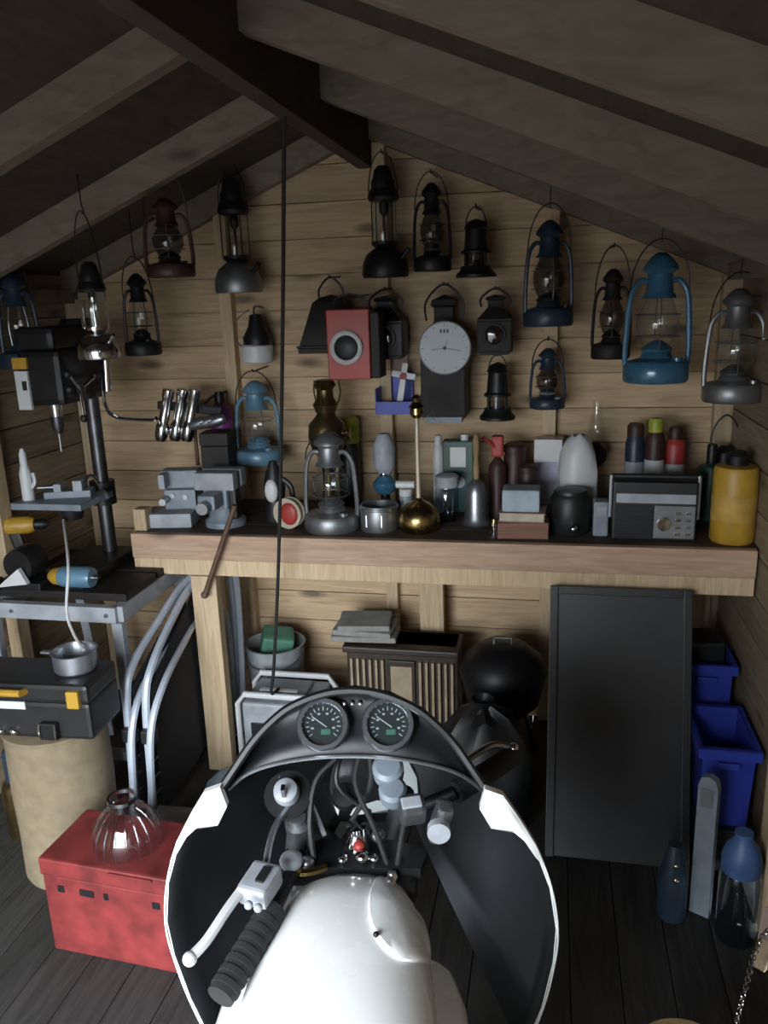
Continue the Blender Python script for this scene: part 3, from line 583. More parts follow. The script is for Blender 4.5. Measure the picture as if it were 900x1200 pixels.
# ------------------------------------------------------------------ bunch of chrome torches on a bent arm
b = un(216, 486, Y=-.30)
t = thing('torch_rack', 'bunch of tilted chrome torches hanging on a bent chrome arm above the machine vise', 'torches', b)
for i in range(3):
    dx = -.075+i*.05; R_ = rotm(y=.28)
    MB().lathe([(0, -.095), (.018, -.095), (.024, -.075), (.024, -.04), (.018, -.03), (.018, .06), (.021, .066), (.021, .092), (0, .096)], (dx, .01*(i % 2), 0), 16, R_).build('torch', CHROME, t)
for i in range(3):
    MB().lathe([(0, -.035), (.017, -.035), (.02, -.02), (.02, .02), (.015, .035), (0, .036)], (.055+i*.03, -.005, -.03+.004*i), 14, rotm(y=1.3)).build('socket', STEEL, t)
MB().box((0.01, .03, .02), (.24, .025, .03), rotm(y=.1), bev=.004).build('clamp', IRON, t)
MB().tube([(-.11, 0, -.01), un(180, 492, Y=-.32)-b, un(140, 490, Y=-.42)-b, un(124, 476, Y=-.48)-b, un(120, 440, Y=-.5)-b], .006, 8).build('arm', CHROME, t)
MB().cyl(un(126, 458, Y=-.5)-b, un(124, 422, Y=-.5)-b, .016, .014, 16).build('sleeve', CHROME, t)
MB().tube([(.06, .015, .02), (.06, .12, .05), (.06, .288, .05)], .005, 6).build('wall_bracket', IRON, t)
MB().cyl((.02, .03, -.03), (un(232, 545, Y=-.24)-b), .007).build('prop_rod', MATS['rusty_bar'], t)

# ------------------------------------------------------------------ steel stand with the drill press in the left corner
sx0, sx1, sy0, sy1, SZ = 0.13, 0.565, -0.85, -0.40, 0.735
t = thing('tool_stand', 'grey steel-framed folding work stand with dark top under the drill press', 'stand', ((sx0+sx1)/2-.0, (sy0+sy1)/2, 0))
o = t.location
def sl(v): return Vector(v)-o
for y in (sy0, sy1): MB().box((0, 0, 0), (sx1-sx0, .03, .05), bev=.003).build('frame_bar', LGREY, t, sl(((sx0+sx1)/2, y, SZ-.025)))
for x in (sx0, sx1): MB().box((0, 0, 0), (.035, sy1-sy0, .05), bev=.003).build('side_bar', LGREY, t, sl((x, (sy0+sy1)/2, SZ-.025)))
for x in (sx0, sx1):
    MB().box((0, 0, 0), (.035, .03, SZ-.05), bev=.003).build('leg', LGREY, t, sl((x, sy0, (SZ-.05)/2)))
for xa, xb in ((sx0, sx0+.05), (sx1, sx1-.17)):
    v = Vector((xb-xa, .02, -(SZ-.05))); MB().box(sl((xa, sy1, SZ-.05))+v/2, (.035, .03, v.length), v.to_track_quat('Z', 'Y').to_matrix(), bev=.003).build('leg', LGREY, t)
for i in range(2): MB().box((0, 0, 0), (sx1-sx0+.02, .2, .025), bev=.003).build('top_board', IRON2, t, sl(((sx0+sx1)/2, -.74+i*.22+.03, SZ+.0125)))
for x in (sx0+.08, sx1-.03): MB().lathe([(0, 0), (.007, 0), (.006, .004), (0, .005)], sl((x, sy0-.015, SZ-.025)), 10, q).build('bolt', STEEL, t)
MB().box((0, 0, 0), (sx1-sx0, .025, .03)).build('stretcher', LGREY, t, sl(((sx0+sx1)/2, sy0+.01, .22)))
TZ = SZ+.025
dp = Vector((.345, -.52, TZ))
t = thing('drill_press', 'black bench drill press with steel column, grey table and chrome handle', 'drill press', dp)
MB().box((-.02, -.05, .0175), (.19, .27, .035), bev=.006).build('base', IRON, t)
colx = 0.0
MB().cyl((0, .03, .03), (0, .03, .70), .024, seg=18).build('column', mat('dark_steel', (.12, .12, .13), .35, .9), t)
zt = un(80, 585, Y=-.60).z-TZ
MB().box((-.075, -.09, zt), (.25, .2, .022), bev=.004).build('table', GREYP, t)
MB().lathe([(0, -.05), (.035, -.05), (.045, -.01), (.045, .0), (0, 0)], (-.05, -.09, zt-.012)).build('table_boss', IRON, t)
MB().lathe([(.026, -.04), (.042, -.04), (.042, .04), (.026, .04)], (0, .03, zt), close=False).build('table_collar', IRON, t)
MB().tube([(0, -.01, zt), (.05, -.05, zt+.02), (.07, -.06, zt+.0)], .008, 7).build('table_lever', STEEL, t)
zh = un(100, 470, Y=-.6).z-TZ
MB().box((-.05, -.03, zh+.08), (.15, .26, .17), bev=.02).build('head', IRON, t)
MB().lathe([(0, 0), (.055, 0), (.06, .01), (.06, .12), (.05, .135), (0, .135)], (-.04, .07, zh+.12), 20).build('motor', IRON, t)
MB().box((-.05, -.05, zh+.20), (.14, .24, .07), bev=.02).build('belt_cover', IRON, t)
MB().cyl((-.05, -.10, zh), (-.05, -.10, zh-.05), .022, .02, 16).build('quill', CHROME, t)
MB().lathe([(0, 0), (.012, 0), (.02, .02), (.021, .055), (0, .055)], (-.05, -.10, zh-.10), 16).build('chuck', mat('dark_steel', (.12, .12, .13), .35, .9), t)
MB().cyl((-.05, -.10, zh-.10), (-.05, -.10, zh-.16), .004).build('drill_bit', STEEL, t)
MB().cyl((.02, -.10, zh+.04), (.055, -.11, zh+.04), .018).build('feed_hub', CHROME, t)
for i in range(3):
    a = i*2.09+.4; e = Vector((.06, -.11+.09*math.cos(a), zh+.04+.09*math.sin(a)))
    hd = MB().cyl((.05, -.11, zh+.04), e, .005).build('feed_handle', CHROME, t); MB().sphere(e, .013).build('handle_knob', BLACKP, hd)
MB().box((-.105, -.168, zh+.045), (.045, .012, .12), bev=.002).build('depth_scale', WPL, t)
MB().box((-.095, -.1755, zh+.06), (.014, .004, .028)).build('switch', BLACKP, t)
MB().box((-.105, -.168, zh+.128), (.05, .012, .035), bev=.002).build('warning_plate', YEL, t)
# on the drill table
zz = TZ+zt+.0115
p = un(33, 580, Y=-.66)
bt = thing('glue_bottle', 'white plastic glue bottle with long nozzle on the drill press table', 'bottle', (dp.x-.165, -.66, zz))
MB().lathe([(0, 0), (.019, 0), (.02, .005), (.019, .09), (.012, .115), (.012, .15), (.005, .17), (0, .17)], seg=16).build('body', WPL, bt); MB().tube([(.015, 0, .04), (.03, 0, .06), (.027, 0, .09)], .006, 6).build('grip', WPL, bt)
t = thing('drill_vise', 'small grey drill vise clamped on the drill press table', 'vise', (dp.x-.05, -.605, zz), .3)
MB().box((0, 0, .012), (.15, .07, .024), bev=.004).build('base', GREYP, t); MB().box((.035, 0, .04), (.03, .07, .035), bev=.004).build('fixed_jaw', LGREY, t); MB().box((-.03, 0, .035), (.025, .065, .028), bev=.004).build('moving_jaw', LGREY, t)
MB().cyl((-.04, 0, .034), (-.10, 0, .034), .007).build('screw', STEEL, t); MB().tube([(.05, 0, .05), (.08, -.02, .07), (.105, -.03, .045)], .006, 7).build('clamp_lever', CHROME, t)
# on the stand
t = thing('bench_grinder', 'black round grinder with white guard flap on the steel stand', 'grinder', (.205, -.755, TZ))
MB().box((0, 0, .012), (.16, .12, .024), bev=.004).build('base', IRON, t); MB().lathe([(0, -.045), (.05, -.045), (.055, -.02), (.055, .02), (.05, .045), (0, .045)], (-.0, .0, .075), 24, rotm(x=PI/2)).build('motor', IRON, t)
MB().prism([(-.065, .01), (.045, .025), (.02, .075)], -.055-.016, -.055, 'Y').build('guard', WPL, t)
t = thing('blue_driver', 'pale blue cylindrical power tool with yellow collar lying on the stand', 'power tool', (.385, -.77, TZ+.036))
MB().lathe([(0, -.05), (.03, -.05), (.034, -.04), (.034, .05), (.03, .06), (0, .06)], (0, 0, 0), 20, rotm(y=PI/2)).build('body', BLUE2, t); MB().lathe([(0, 0), (.030, 0), (.026, .025), (.015, .04), (0, .04)], (-.05, 0, 0), 18, rotm(y=-PI/2)).build('collar', YEL, t)
MB().lathe([(0, 0), (.01, 0), (.008, .02), (0, .02)], (.06, 0, 0), 10, rotm(y=PI/2)).build('spindle', CHROME, t); MB().box((0, 0, -.033), (.06, .03, .006)).build('foot', IRON, t)
t = thing('cordless_drill', 'black and yellow cordless drill standing on its battery in the left corner', 'drill', (.085, -.60, TZ), .3)
MB().box((.0, 0, .02), (.08, .07, .04), bev=.008).build('battery', BLACKP, t); MB().box((-.01, 0, .085), (.04, .035, .10), rotm(y=-.2), bev=.01).build('grip', BLACKP, t)
MB().lathe([(0, -.07), (.025, -.07), (.03, -.05), (.03, .03), (.022, .05), (0, .05)], (.0, 0, .15), 18, rotm(y=PI/2)).build('body', YEL, t); MB().lathe([(0, 0), (.018, 0), (.018, .03), (.008, .045), (0, .045)], (.05, 0, .15), 14, rotm(y=PI/2)).build('chuck', IRON, t)
t = thing('battery_charger', 'yellow topped black charger block beside the cordless drill', 'charger', (.115, -.825, TZ))
MB().box((0, 0, .02), (.07, .05, .04), bev=.005).build('body', BLACKP, t); MB().box((0, 0, .046), (.05, .04, .014), bev=.004).build('terminal', YEL, t)
# white flex hanging from the drill table into the pot
tag(MB().tube([Vector((dp.x-.05, -.66, TZ+zt-.055)), un(80, 660, Y=-.93), un(78, 715, Y=-.96), un(86, 742, Y=-1.0), un(98, 762, Y=-1.06)], .0045, 7).build('white_cable', WPL), 'white cable hanging from the drill press table down to the aluminium pot', 'cable')

# ------------------------------------------------------------------ drum, tool case, pot
dc = Vector((.462, -1.075, 0)); DH = .475
t = thing('card_drum', 'beige cardboard drum standing on the floor under the black tool case', 'drum', dc)
MB().lathe([(0, 0), (.136, 0), (.14, .01), (.138, DH*.3), (.142, DH*.6), (.14, DH-.012), (0, DH-.012)], seg=36).build('body', SACK, t)
MB().lathe([(0, DH-.012), (.143, DH-.012), (.145, DH-.008), (.145, DH-.001), (.141, DH), (0, DH)], seg=36).build('lid', SACK, t)
s = mpp((.4, -1.1, .5))
t = thing('tool_case', 'black tool case with yellow latches and white label on the cardboard drum', 'tool case', (.43, -1.10, DH), .06)
MB().box((0, 0, .055), (.42, .17, .11), bev=.012).build('lower_shell', BLACKP, t); MB().box((0, 0, .135), (.42, .17, .055), bev=.012).build('lid', BLACKP, t)
for dx in (-.13, .17): MB().box((dx, -.088, .125), (.035, .02, .05), bev=.004).build('latch', YEL if dx < 0 else YEL, t)
MB().tube([(-.07, -.08, .14), (-.07, -.11, .148), (.03, -.11, .148), (.03, -.08, .14)], .010, 8, smooth=False).build('handle', YEL, t)
MB().box((-.02, -.087, .10), (.09, .004, .022)).build('label_plate', WPL, t)
for dx in (-.06, -.02): MB().sphere((dx, -.088, .02), .012).build('stud', CHROME, t)
ck = MB().box((.09, -.092, .03), (.05, .02, .05), bev=.004).build('clasp', IRON, t)
for dx in (-.022, .022): MB().tube([(.09+dx, -.104, .055), (.09+dx*1.1, -.108, .03), (.09+dx, -.104, .01)], .003, 6).build('clasp_wire', CHROME, ck)
t = thing('cooking_pot', 'small aluminium pot standing on the black tool case', 'pot', (.555, -1.075, DH+.1625))
MB().lathe([(0, 0), (.052, 0), (.058, .006), (.06, .055), (.064, .058), (.058, .058), (.054, .05), (.052, .008), (0, .006)], seg=30).build('body', ALU, t)
MB().box((-.075, -.01, .05), (.04, .016, .006), bev=.002).build('handle', ALU, t)

bottle('oil_can', 'ochre and navy container on the floor between the cardboard drum and left wall', 'can', Vector((.225, -.98, 0)), .05, .30, OLDB, NAVY, .6, .35)
# ------------------------------------------------------------------ folded garden chairs
for k, (off, lab) in enumerate(((0.0, 'folded silver tube garden chair with dark mesh leaning nearer the tool stand'), (.05, 'folded silver tube garden chair with dark mesh leaning against the bench leg'))):
    off = k*.062; P0 = Vector((.590+off, -.93, .0)); t = thing('garden_chair', lab, 'chair', P0, group='folded garden chairs')
    Z = lambda v: Vector(v)-P0
    ox = off
    e = ox-.012
    A = [Z((.602+e, -.93, .012)), Z((.610+e, -.93, .25)), Z((.616+e, -.92, .47)), Z((.622+e, -.87, .56)), Z((.624+e*.7, -.70, .63)), Z((.626+e*.5, -.50, .69)), Z((.68+e*.4, -.40, .71)), Z((.71+e*.4, -.33, .68)), Z((.70+e*.4, -.30, .40)), Z((.68+e*.4, -.30, .012))]
    MB().tube(A, .0125, 8).build('back_frame', TUBE, t)
    B = [Z((.592+e, -.965, .012)), Z((.622+e, -.965, .16)), Z((.640+e, -.955, .38)), Z((.644+e, -.86, .485)), Z((.640+e*.6, -.66, .53)), Z((.630+e*.5, -.5, .55)), Z((.68+e*.4, -.37, .52)), Z((.66+e*.4, -.34, .012))]
    MB().tube(B, .0115, 8).build('leg_frame', TUBE, t)
    m = MB(); r0 = []; n = 9
    pa = [Z((.618+e, -.91, .06)), Z((.622+e, -.89, .50)), Z((.626+e*.5, -.515, .66)), Z((.626+e*.5, -.515, .08))]
    m.ring([[p+Vector((-.003, 0, 0)) for p in pa], [p+Vector((.003, 0, 0)) for p in pa]], None); m.build('mesh_panel', FABRIC, t)
    for i in range(7):
        z = .08+i*.055; m = MB(); m.tube([Z((.604+e+.02*z, -.925, z)), Z((.618+e+.02*z, -.90, z+.02))], .0032, 5); m.build('lacing', ALU, t)
    MB().box(Z((.628+e, -.945, .36)), (.045, .03, .045), bev=.006).build('hinge', BLACKP, t)

# ------------------------------------------------------------------ red toolbox with glass shade, sheet-metal case, clear bag
t = thing('red_toolbox', 'worn red metal toolbox on the floor with a glass shade on top', 'toolbox', (.81, -1.315, 0), -.06)
MB().box((0, 0, .115), (.40, .20, .23), bev=.005).build('body', REDB, t); MB().box((0, 0, .255), (.408, .208, .05), bev=.006).build('lid', REDB, t)
for dx, w_ in ((-.15, .018), (-.075, .04), (-.02, .012), (.12, .02)): MB().box((dx, -.101, .195), (w_, .004, .018), bev=.001).build('hasp', IRON, t)
MB().box((.06, -.106, .27), (.12, .006, .008)).build('lid_lip', REDB, t)
gb = thing('glass_bowl', 'ribbed clear glass bowl lying upturned on the red toolbox', 'bowl', (.80, -1.315, .2815))
MB().lathe([(.085, 0), (.088, .01), (.082, .045), (.06, .085), (.035, .105), (.032, .125), (.036, .13)], seg=36, close=False).build('dome', GLASS, gb)
for i in range(18):
    a = 2*PI*i/18; c_, s_ = math.cos(a), math.sin(a)
    MB().tube([(c_*.087, s_*.087, .004), (c_*.083, s_*.083, .045), (c_*.061, s_*.061, .085), (c_*.036, s_*.036, .105)], .0022, 5).build('rib', CLEARP, gb)
MB().lathe([(.031, .124), (.037, .124), (.037, .134), (.031, .134), (.031, .124)], seg=24, close=False).build('neck_ring', CHROME, gb)
t = thing('metal_case', 'flat grey sheet-metal case on the floor behind the red toolbox', 'case', (.895, -1.07, 0), .03)
MB().box((0, 0, .06), (.38, .21, .12), bev=.008).build('body', mat('dull_sheet', (.26, .25, .24), .4, .4), t); MB().box((0, -.002, .131), (.388, .218, .022), bev=.006).build('lid', MATS['dull_sheet'], t)
for dx in (-.12, .10): MB().box((dx, -.112, .115), (.04, .008, .035), bev=.002).build('catch', CHROME, t)
m = MB(); m.smooth = True; rings = []
for k, (r, z) in enumerate(((.8, 0), (1, .15), (.95, .4), (.75, .7), (.4, .92), (.1, 1.0))):
    rings.append([Vector((math.cos(2*PI*i/14)*r*.10*(1+.12*math.sin(i*2.1+k*1.3)), math.sin(2*PI*i/14)*r*.08*(1+.12*math.cos(i*2.7+k)), z*.12)) for i in range(14)])
m.ring(rings, None); tag(m.build('plastic_wrap', mat('crinkled_film', (.22, .26, .30), .18, scale=9, bump=.6), None, (.83, -.72, 0)), 'crumpled clear plastic wrap on the floor beside the bench leg', 'wrapping')

# ------------------------------------------------------------------ under the bench
bk = Vector((un(324, 770, Y=-.2).x, -.205, 0)); bz = un(322, 752, Y=-.205).z
t = thing('bucket', 'grey plastic bucket holding green things under the bench', 'bucket', bk)
MB().lathe([(0, 0), (.085, 0), (.09, .01), (.112, bz-.01), (.118, bz), (.110, bz), (.085, .012), (0, .01)], seg=28).build('body', BUCKET, t)
MB().tube([(-.113, 0, bz-.03), (-.09, -.08, bz-.055), (0, -.125, bz-.065), (.09, -.08, bz-.055), (.113, 0, bz-.03)], .003, 6).build('bail', STEEL, t)
tag(MB().box((0, 0, 0), (.12, .09, .10), rotm(x=.3, y=.2, z=.4), bev=.012).build('green_pouch', MINT, None, (bk.x+.01, bk.y-.005, bz+.0)), 'pale green plastic box sticking out of the grey bucket', 'box')
mc = Vector((un(330, 830, Y=-.52).x, -.45, 0)); mh = un(330, 800, Y=-.45).z
t = thing('generator', 'grey boxed machine with white tubular carrying frame under the bench', 'generator', mc)
MB().box((0, 0, mh*.46), (.27, .20, mh*.86), bev=.01).build('body', LGREY, t)
MB().box((0, -.102, mh*.40), (.21, .006, mh*.5), bev=.003).build('front_panel', BLACKP, t)
for y in (-.085, .085): MB().tube([(-.155, y, 0.01), (-.155, y, mh*.85), (-.13, y, mh*.97), (.13, y, mh*.97), (.155, y, mh*.85), (.155, y, 0.01)], .011, 8, smooth=False).build('carry_frame', WPL, t)
MB().box((-.02, -.03, mh*.94), (.14, .02, .016), bev=.004).build('handle', WPL, t)
MB().box((0, 0, mh*.915), (.16, .13, .02), bev=.006).build('top_plate', GREYP, t)
# slatted heater
x0, x1 = un(405, 770, Y=-.33).x, un(536, 770, Y=-.33).x; hz = un(470, 758, Y=-.33).z; hw = x1-x0
t = thing('slatted_heater', 'dark brown slatted cabinet heater with pale upright bars under the bench', 'heater', ((x0+x1)/2, -.26, 0))
MB().box((0, .01, hz/2), (hw, .13, hz), bev=.008).build('case', BROWN, t)
MB().box((0, -.01, hz-.012), (hw+.012, .17, .024), bev=.006).build('top', BROWN, t)
for i in range(17):
    x = -hw/2+.02+i*(hw-.04)/16
    if abs(x) < .055: continue
    MB().box((x, -.062, hz*.45), (.010, .018, hz*.82), bev=.002).build('bar', SLAT, t)
MB().box((0, -.06, hz*.52), (.10, .014, hz*.68), bev=.003).build('centre_frame', BROWN, t); MB().box((0, -.068, hz*.52), (.078, .006, hz*.58), bev=.002).build('centre_panel', SLAT, t)
MB().box((0, -.05, .015), (hw, .05, .03), bev=.003).build('plinth', BROWN, t)
# folded cloth on the heater
c = un(432, 740, Y=-.22)
t = thing('folded_cloth', 'folded grey cloth lying on top of the slatted heater', 'cloth', (c.x, -.265, hz+.0005))
for k, (dz, wd, rz) in enumerate(((.012, .24, .05), (.034, .22, -.06), (.056, .19, .12))):
    m = MB().box((0, 0, 0), (wd, .13, .022), bev=.008)
    for v in m.bm.verts: v.co.z += .008*math.sin(v.co.x*30+k)*math.cos(v.co.y*25)+.15*max(0, v.co.y)*(k > 0)
    ob = m.build('fold', CLOTH, t, (0, 0, dz+.004)); ob.rotation_euler.z = rz
# black drum with domed lid
c = un(606, 745, Y=-.30)
t = thing('kettle_barbecue', 'black round-lidded kettle drum under the bench beside the tall black board', 'barbecue', (1.70, -.34, 0))
MB().lathe([(0, .16), (.06, .17), (.125, .24), (.145, .33), (.148, .34), (0, .34)], seg=30).build('bowl', IRON, t); MB().lathe([(0, .341), (.15, .341), (.152, .35), (.135, .40), (.08, .445), (0, .455)], seg=30).build('lid', IRON, t)
MB().tube([(-.03, 0, .45), (-.03, 0, .475), (.03, 0, .475), (.03, 0, .45)], .006, 6, smooth=False).build('handle', STEEL, t)
for i in range(3):
    a = i*2.09+.5; MB().cyl((.08*math.cos(a), .08*math.sin(a), .2), (.13*math.cos(a), .13*math.sin(a), 0.0), .009).build('leg', IRON, t)
t = thing('black_sack', 'slumped black sack on the floor between heater and black board', 'sack', (1.66, -.70, 0))
m = MB(); m.smooth = True; rings = []
for k, (r, z) in enumerate(((.85, 0), (1, .08), (1.0, .2), (.85, .3), (.55, .37), (.15, .40))):
    rings.append([Vector((math.cos(2*PI*i/18)*r*.15*(1+.08*math.sin(i*2.1+k*1.3)), math.sin(2*PI*i/18)*r*.13*(1+.08*math.cos(i*2.7+k)), z*(1+.04*math.sin(i*1.9)))) for i in range(18)])
m.ring(rings, None); m.build('bag', BIKEIN, t); MB().lathe([(.03, .385), (.02, .40), (.035, .43)], seg=12, close=False).build('tied_neck', BIKEIN, t)
# tall black board leaning against the bench
a0, a1 = un(645, 688, Y=-.60), un(811, 697, Y=-.60)
wv = (a1-a0); bw = wv.length; ln = math.hypot(a0.z, .24)
t = thing('black_board', 'tall black panel leaning against the bench front near the right wall', 'panel', ((a0.x+a1.x)/2, -.84, 0.006), rot=(-math.atan2(.24, a0.z), 0, math.atan2(wv.y, wv.x)))
MB().box((0, .009, ln/2), (bw, .018, ln), bev=.002).build('sheet', BOARD, t)
for dx in (-bw/2+.012, bw/2-.012): MB().box((dx, -.004, ln/2), (.024, .012, ln), bev=.002).build('edge_strip', BIKEIN, t)
MB().box((0, -.004, ln-.012), (bw-.05, .012, .024), bev=.002).build('top_strip', BIKEIN, t)
# blue crates by the right wall
def crate(t, w_, d_, h_, m):
    f = .88
    MB().ring([[Vector((sx*w_/2*k, sy*d_/2*k, z)) for sx, sy in ((-1, -1), (1, -1), (1, 1), (-1, 1))] for k, z in ((f, 0), (1, h_), (.96, h_), (f*.96, .01))], None).build('tub', m, t)
    MB().ring([[Vector((sx*(w_/2+a), sy*(d_/2+a), z)) for sx, sy in ((-1, -1), (1, -1), (1, 1), (-1, 1))] for a, z in ((.0, h_-.03), (.012, h_-.03), (.012, h_), (-.002, h_))], None, False).build('rim', m, t)
    for sy in (-1, 1): MB().box((0, sy*(d_/2+.006), h_-.05), (w_*.4, .012, .02), bev=.003).build('grip', m, t)
tag(MB().box((0, 0, .07), (.15, .26, .14), bev=.006).build('low_box', BLACKP, None, (2.345, -.70, 0)), 'low black box on the floor beneath the smaller blue crate', 'box')
c0 = thing('storage_crate', 'open blue plastic crate resting on a low black box by the wall post', 'crate', (2.345, -.70, .1405)); crate(c0, .14, .24, .25, BLUEPL)
c1 = thing('storage_crate', 'taller blue plastic crate holding a black parcel behind the open one', 'crate', (2.335, -.39, 0)); crate(c1, .15, .22, .49, BLUEPL)
tag(MB().box((0, 0, 0), (.10, .13, .12), rotm(z=.2), bev=.01).build('dark_parcel', BLACKP, None, (2.335, -.39, .48)), 'black parcel sticking out of the taller blue crate', 'parcel')
t = thing('grey_plank', 'narrow grey plank with rounded top leaning toward the open blue crate', 'plank', (2.262, -1.00, 0.002), rot=(-.06, -.02, -.5)); H = .40
MB().prism([(-.025, 0), (.025, 0), (.025, H-.03), (.018, H-.008), (0, H), (-.018, H-.008), (-.025, H-.03)], -.012, .012).build('plank', GREYP, t)
MB().box((-.0, -.014, H-.06), (.03, .004, .05), bev=.001).build('plate', STEEL, t)
t = thing('blue_jug', 'small dark blue jug with steel clasps on the floor beside the grey plank', 'jug', (2.185, -1.02, 0))
MB().lathe([(0, 0), (.034, 0), (.038, .01), (.038, .14), (.025, .19), (.018, .22), (0, .22)], seg=20).build('body', NAVY, t)
for dz in (.14, .175): MB().sphere((-.0, -.038 if dz < .15 else -.028, dz), .008).build('clasp', CHROME, t)
t = thing('water_bottle', 'large clear water bottle with blue top on the floor by the right wall', 'bottle', (2.335, -1.07, 0))
MB().lathe([(0, 0), (.046, 0), (.05, .01), (.05, .18), (.044, .20), (0, .20)], seg=24).build('body', CLEARP, t)
MB().lathe([(0, .2005), (.046, .2005), (.048, .235), (.038, .27), (.022, .29), (.022, .31), (0, .312)], seg=24).build('top', mat('mid_blue', (.06, .12, .28), .4), t)
for i in range(4):
    a = -1.9+i*.35; MB().box((.051*math.cos(a), .051*math.sin(a), .09), (.005, .005, .15)).build('ridge', CLEARP, t)
t = thing('timber_lath', 'pale timber lath leaning on the right wall', 'lath', (2.372, -1.17, 0.003))
d = Vector((.045, .06, .34)); rq = d.to_track_quat('Z', 'Y').to_matrix()
MB().box(d/2, (.03, .018, d.length), rq, bev=.002).build('lath', W_STUD, t); MB().box(d*.35+Vector((-.004, -.010, 0)), (.026, .006, .08), rq).build('end_tag', PINK, t)
# chain hanging from the right wall
pts = [Vector((2.436, -1.27, .30)), un(898, 1092, Z=.20), un(884, 1120, Z=.17), un(873, 1160, Z=.10), un(862, 1203, Z=.012), un(856, 1230, Z=.007)]
t = thing('steel_chain', 'bright steel chain hanging from the right wall to the floor', 'chain', pts[0])
cp_ = spline(pts, k=9)
for i, pz in enumerate(cp_[:-1]):
    d = (cp_[i+1]-pz); L = d.length*.62; qd = d.to_track_quat('Z', 'Y').to_matrix() @ Matrix.Rotation(PI/2*(i % 2), 3, 'Z')
    ctr = (pz+cp_[i+1])/2-pts[0]
    MB().tube([ctr+qd @ Vector((.0055*math.cos(a), 0, L*math.sin(a))) for a in [2*PI*j/8 for j in range(8)]], .0018, 5, True, False).build('link', CHROME, t)
MB().tube([(0, 0, 0), (.006, 0, .008), (.016, 0, .005)], .003, 6).build('eye_hook', IRON, t)
# round stool top at the front
c = un(785, 1190, Z=.45)-Vector((FW.x, FW.y, 0)).normalized()*.085
t = thing('wooden_stool', 'round pale wooden stool standing on the floor beside the motorcycle', 'stool', (c.x, c.y, 0))
MB().lathe([(0, .42), (.08, .42), (.085, .428), (.085, .445), (.08, .45), (0, .45)], seg=32).build('seat', W_HANDLE, t)
for i in range(3):
    a = i*2.09+.3; MB().cyl((.06*math.cos(a), .06*math.sin(a), .42), (.09*math.cos(a), .09*math.sin(a), 0), .012).build('leg', W_HANDLE, t)
MB().tube([(.075*math.cos(i*2.09+.3), .075*math.sin(i*2.09+.3), .2) for i in range(3)], .006, 6, True, False).build('stretcher', W_HANDLE, t)
# hanging cord
tp = un(330, 70, X=1.2); 
tag(MB().tube([Vector((1.2, tp.y, 2.052)), un(333, 150, Y=-.86), un(331, 400, Y=-.75), un(327, 640, Y=-.68), un(321, 780, Y=-.62), un(318, 812, Y=-.56), Vector((mc.x-.02, -.48, mh*.955+.006))], .0055, 8).build('hanging_cord', RUBBER), 'black cord hanging from the ridge beam down to the grey generator', 'cord')

# ------------------------------------------------------------------ motorcycle
A8 = math.radians(8); 
bike = thing('motorcycle', 'white classic motorcycle with black-lined fairing, twin dials and low handlebars', 'motorcycle', (1.568, -1.912, 0), A8)
# local axes: x = right, y = forward, z = up
rim = [(.258, .020, .40), (.290, .020, .50), (.305, .010, .60), (.307, .002, .67), (.296, .0, .745), (.274, .0, .81), (.240, .004, .862), (.205, .010, .905), (.185, .02, .932), (.155, .036, .972), (.125, .044, 1.003), (.092, .05, 1.027), (.045, .056, 1.044), (0, .058, 1.049)]
rim = rim + [(-x, y, z) for x, y, z in rim[-2::-1]]
n = len(rim); rings = []
m = MB(); m.smooth = True
for j in range(9):
    s_ = j/8; row = []
    for i, (x, y, z) in enumerate(rim):
        k = 1-s_**1.4*.70; zc = .72; hump = 1 if z > .90 else 0
        row.append(m.bm.verts.new((x*k, y+s_*.36, zc+(z-zc)*(1-s_**(1.15 if z > zc else 2)*.66)-.03*s_)))
    rings.append(row)
for a, b_ in zip(rings, rings[1:]):
    for i in range(n-1): m.bm.faces.new((a[i], a[i+1], b_[i+1], b_[i]))
m.bm.faces.new(rings[-1])
fo = m.build('fairing', WHITE, bike); fo.data.materials.append(BIKEIN)
# outward normals, then an inner black skin
bm2 = bmesh.new(); bm2.from_mesh(fo.data); bm2.faces.ensure_lookup_table()
cen = Vector((0, .15, .72)); flip = sum((f.calc_center_median()-cen).dot(f.normal)*f.calc_area() for f in bm2.faces) < 0
if flip: bmesh.ops.reverse_faces(bm2, faces=bm2.faces)
bm2.to_mesh(fo.data); bm2.free()
sm = fo.modifiers.new('shell', 'SOLIDIFY'); sm.thickness = .003; sm.offset = -1; sm.material_offset = 1; sm.material_offset_rim = 0
for s_ in (-1, 1):
    MB().tube([(s_*x, y-.002, z) for x, y, z in rim[:9]], .0016, 6).build('edge_trim', WHITE, fo)
cow = [p for p in rim if p[2] > .90]
MB().tube([(x*.99, y-.004, z-.004) for x, y, z in cow], .0065, 7).build('cowl_beading', BIKEIN, fo)
for s_ in (-1, 1):   # white shoulder pads where the cowl meets the side shields
    pad = [(.196, .918), (.222, .908), (.246, .870), (.272, .822), (.286, .785), (.264, .822), (.240, .845), (.205, .852), (.188, .885)]
    m = MB(); m.ring([[Vector((s_*x, .006, z)) for x, z in pad], [Vector((s_*x, -.006, z)) for x, z in pad], [Vector((s_*(.222+(x-.222)*.75), -.011, .872+(z-.872)*.75)) for x, z in pad]], None); m.smooth = True; m.build('shoulder', WHITE, fo)
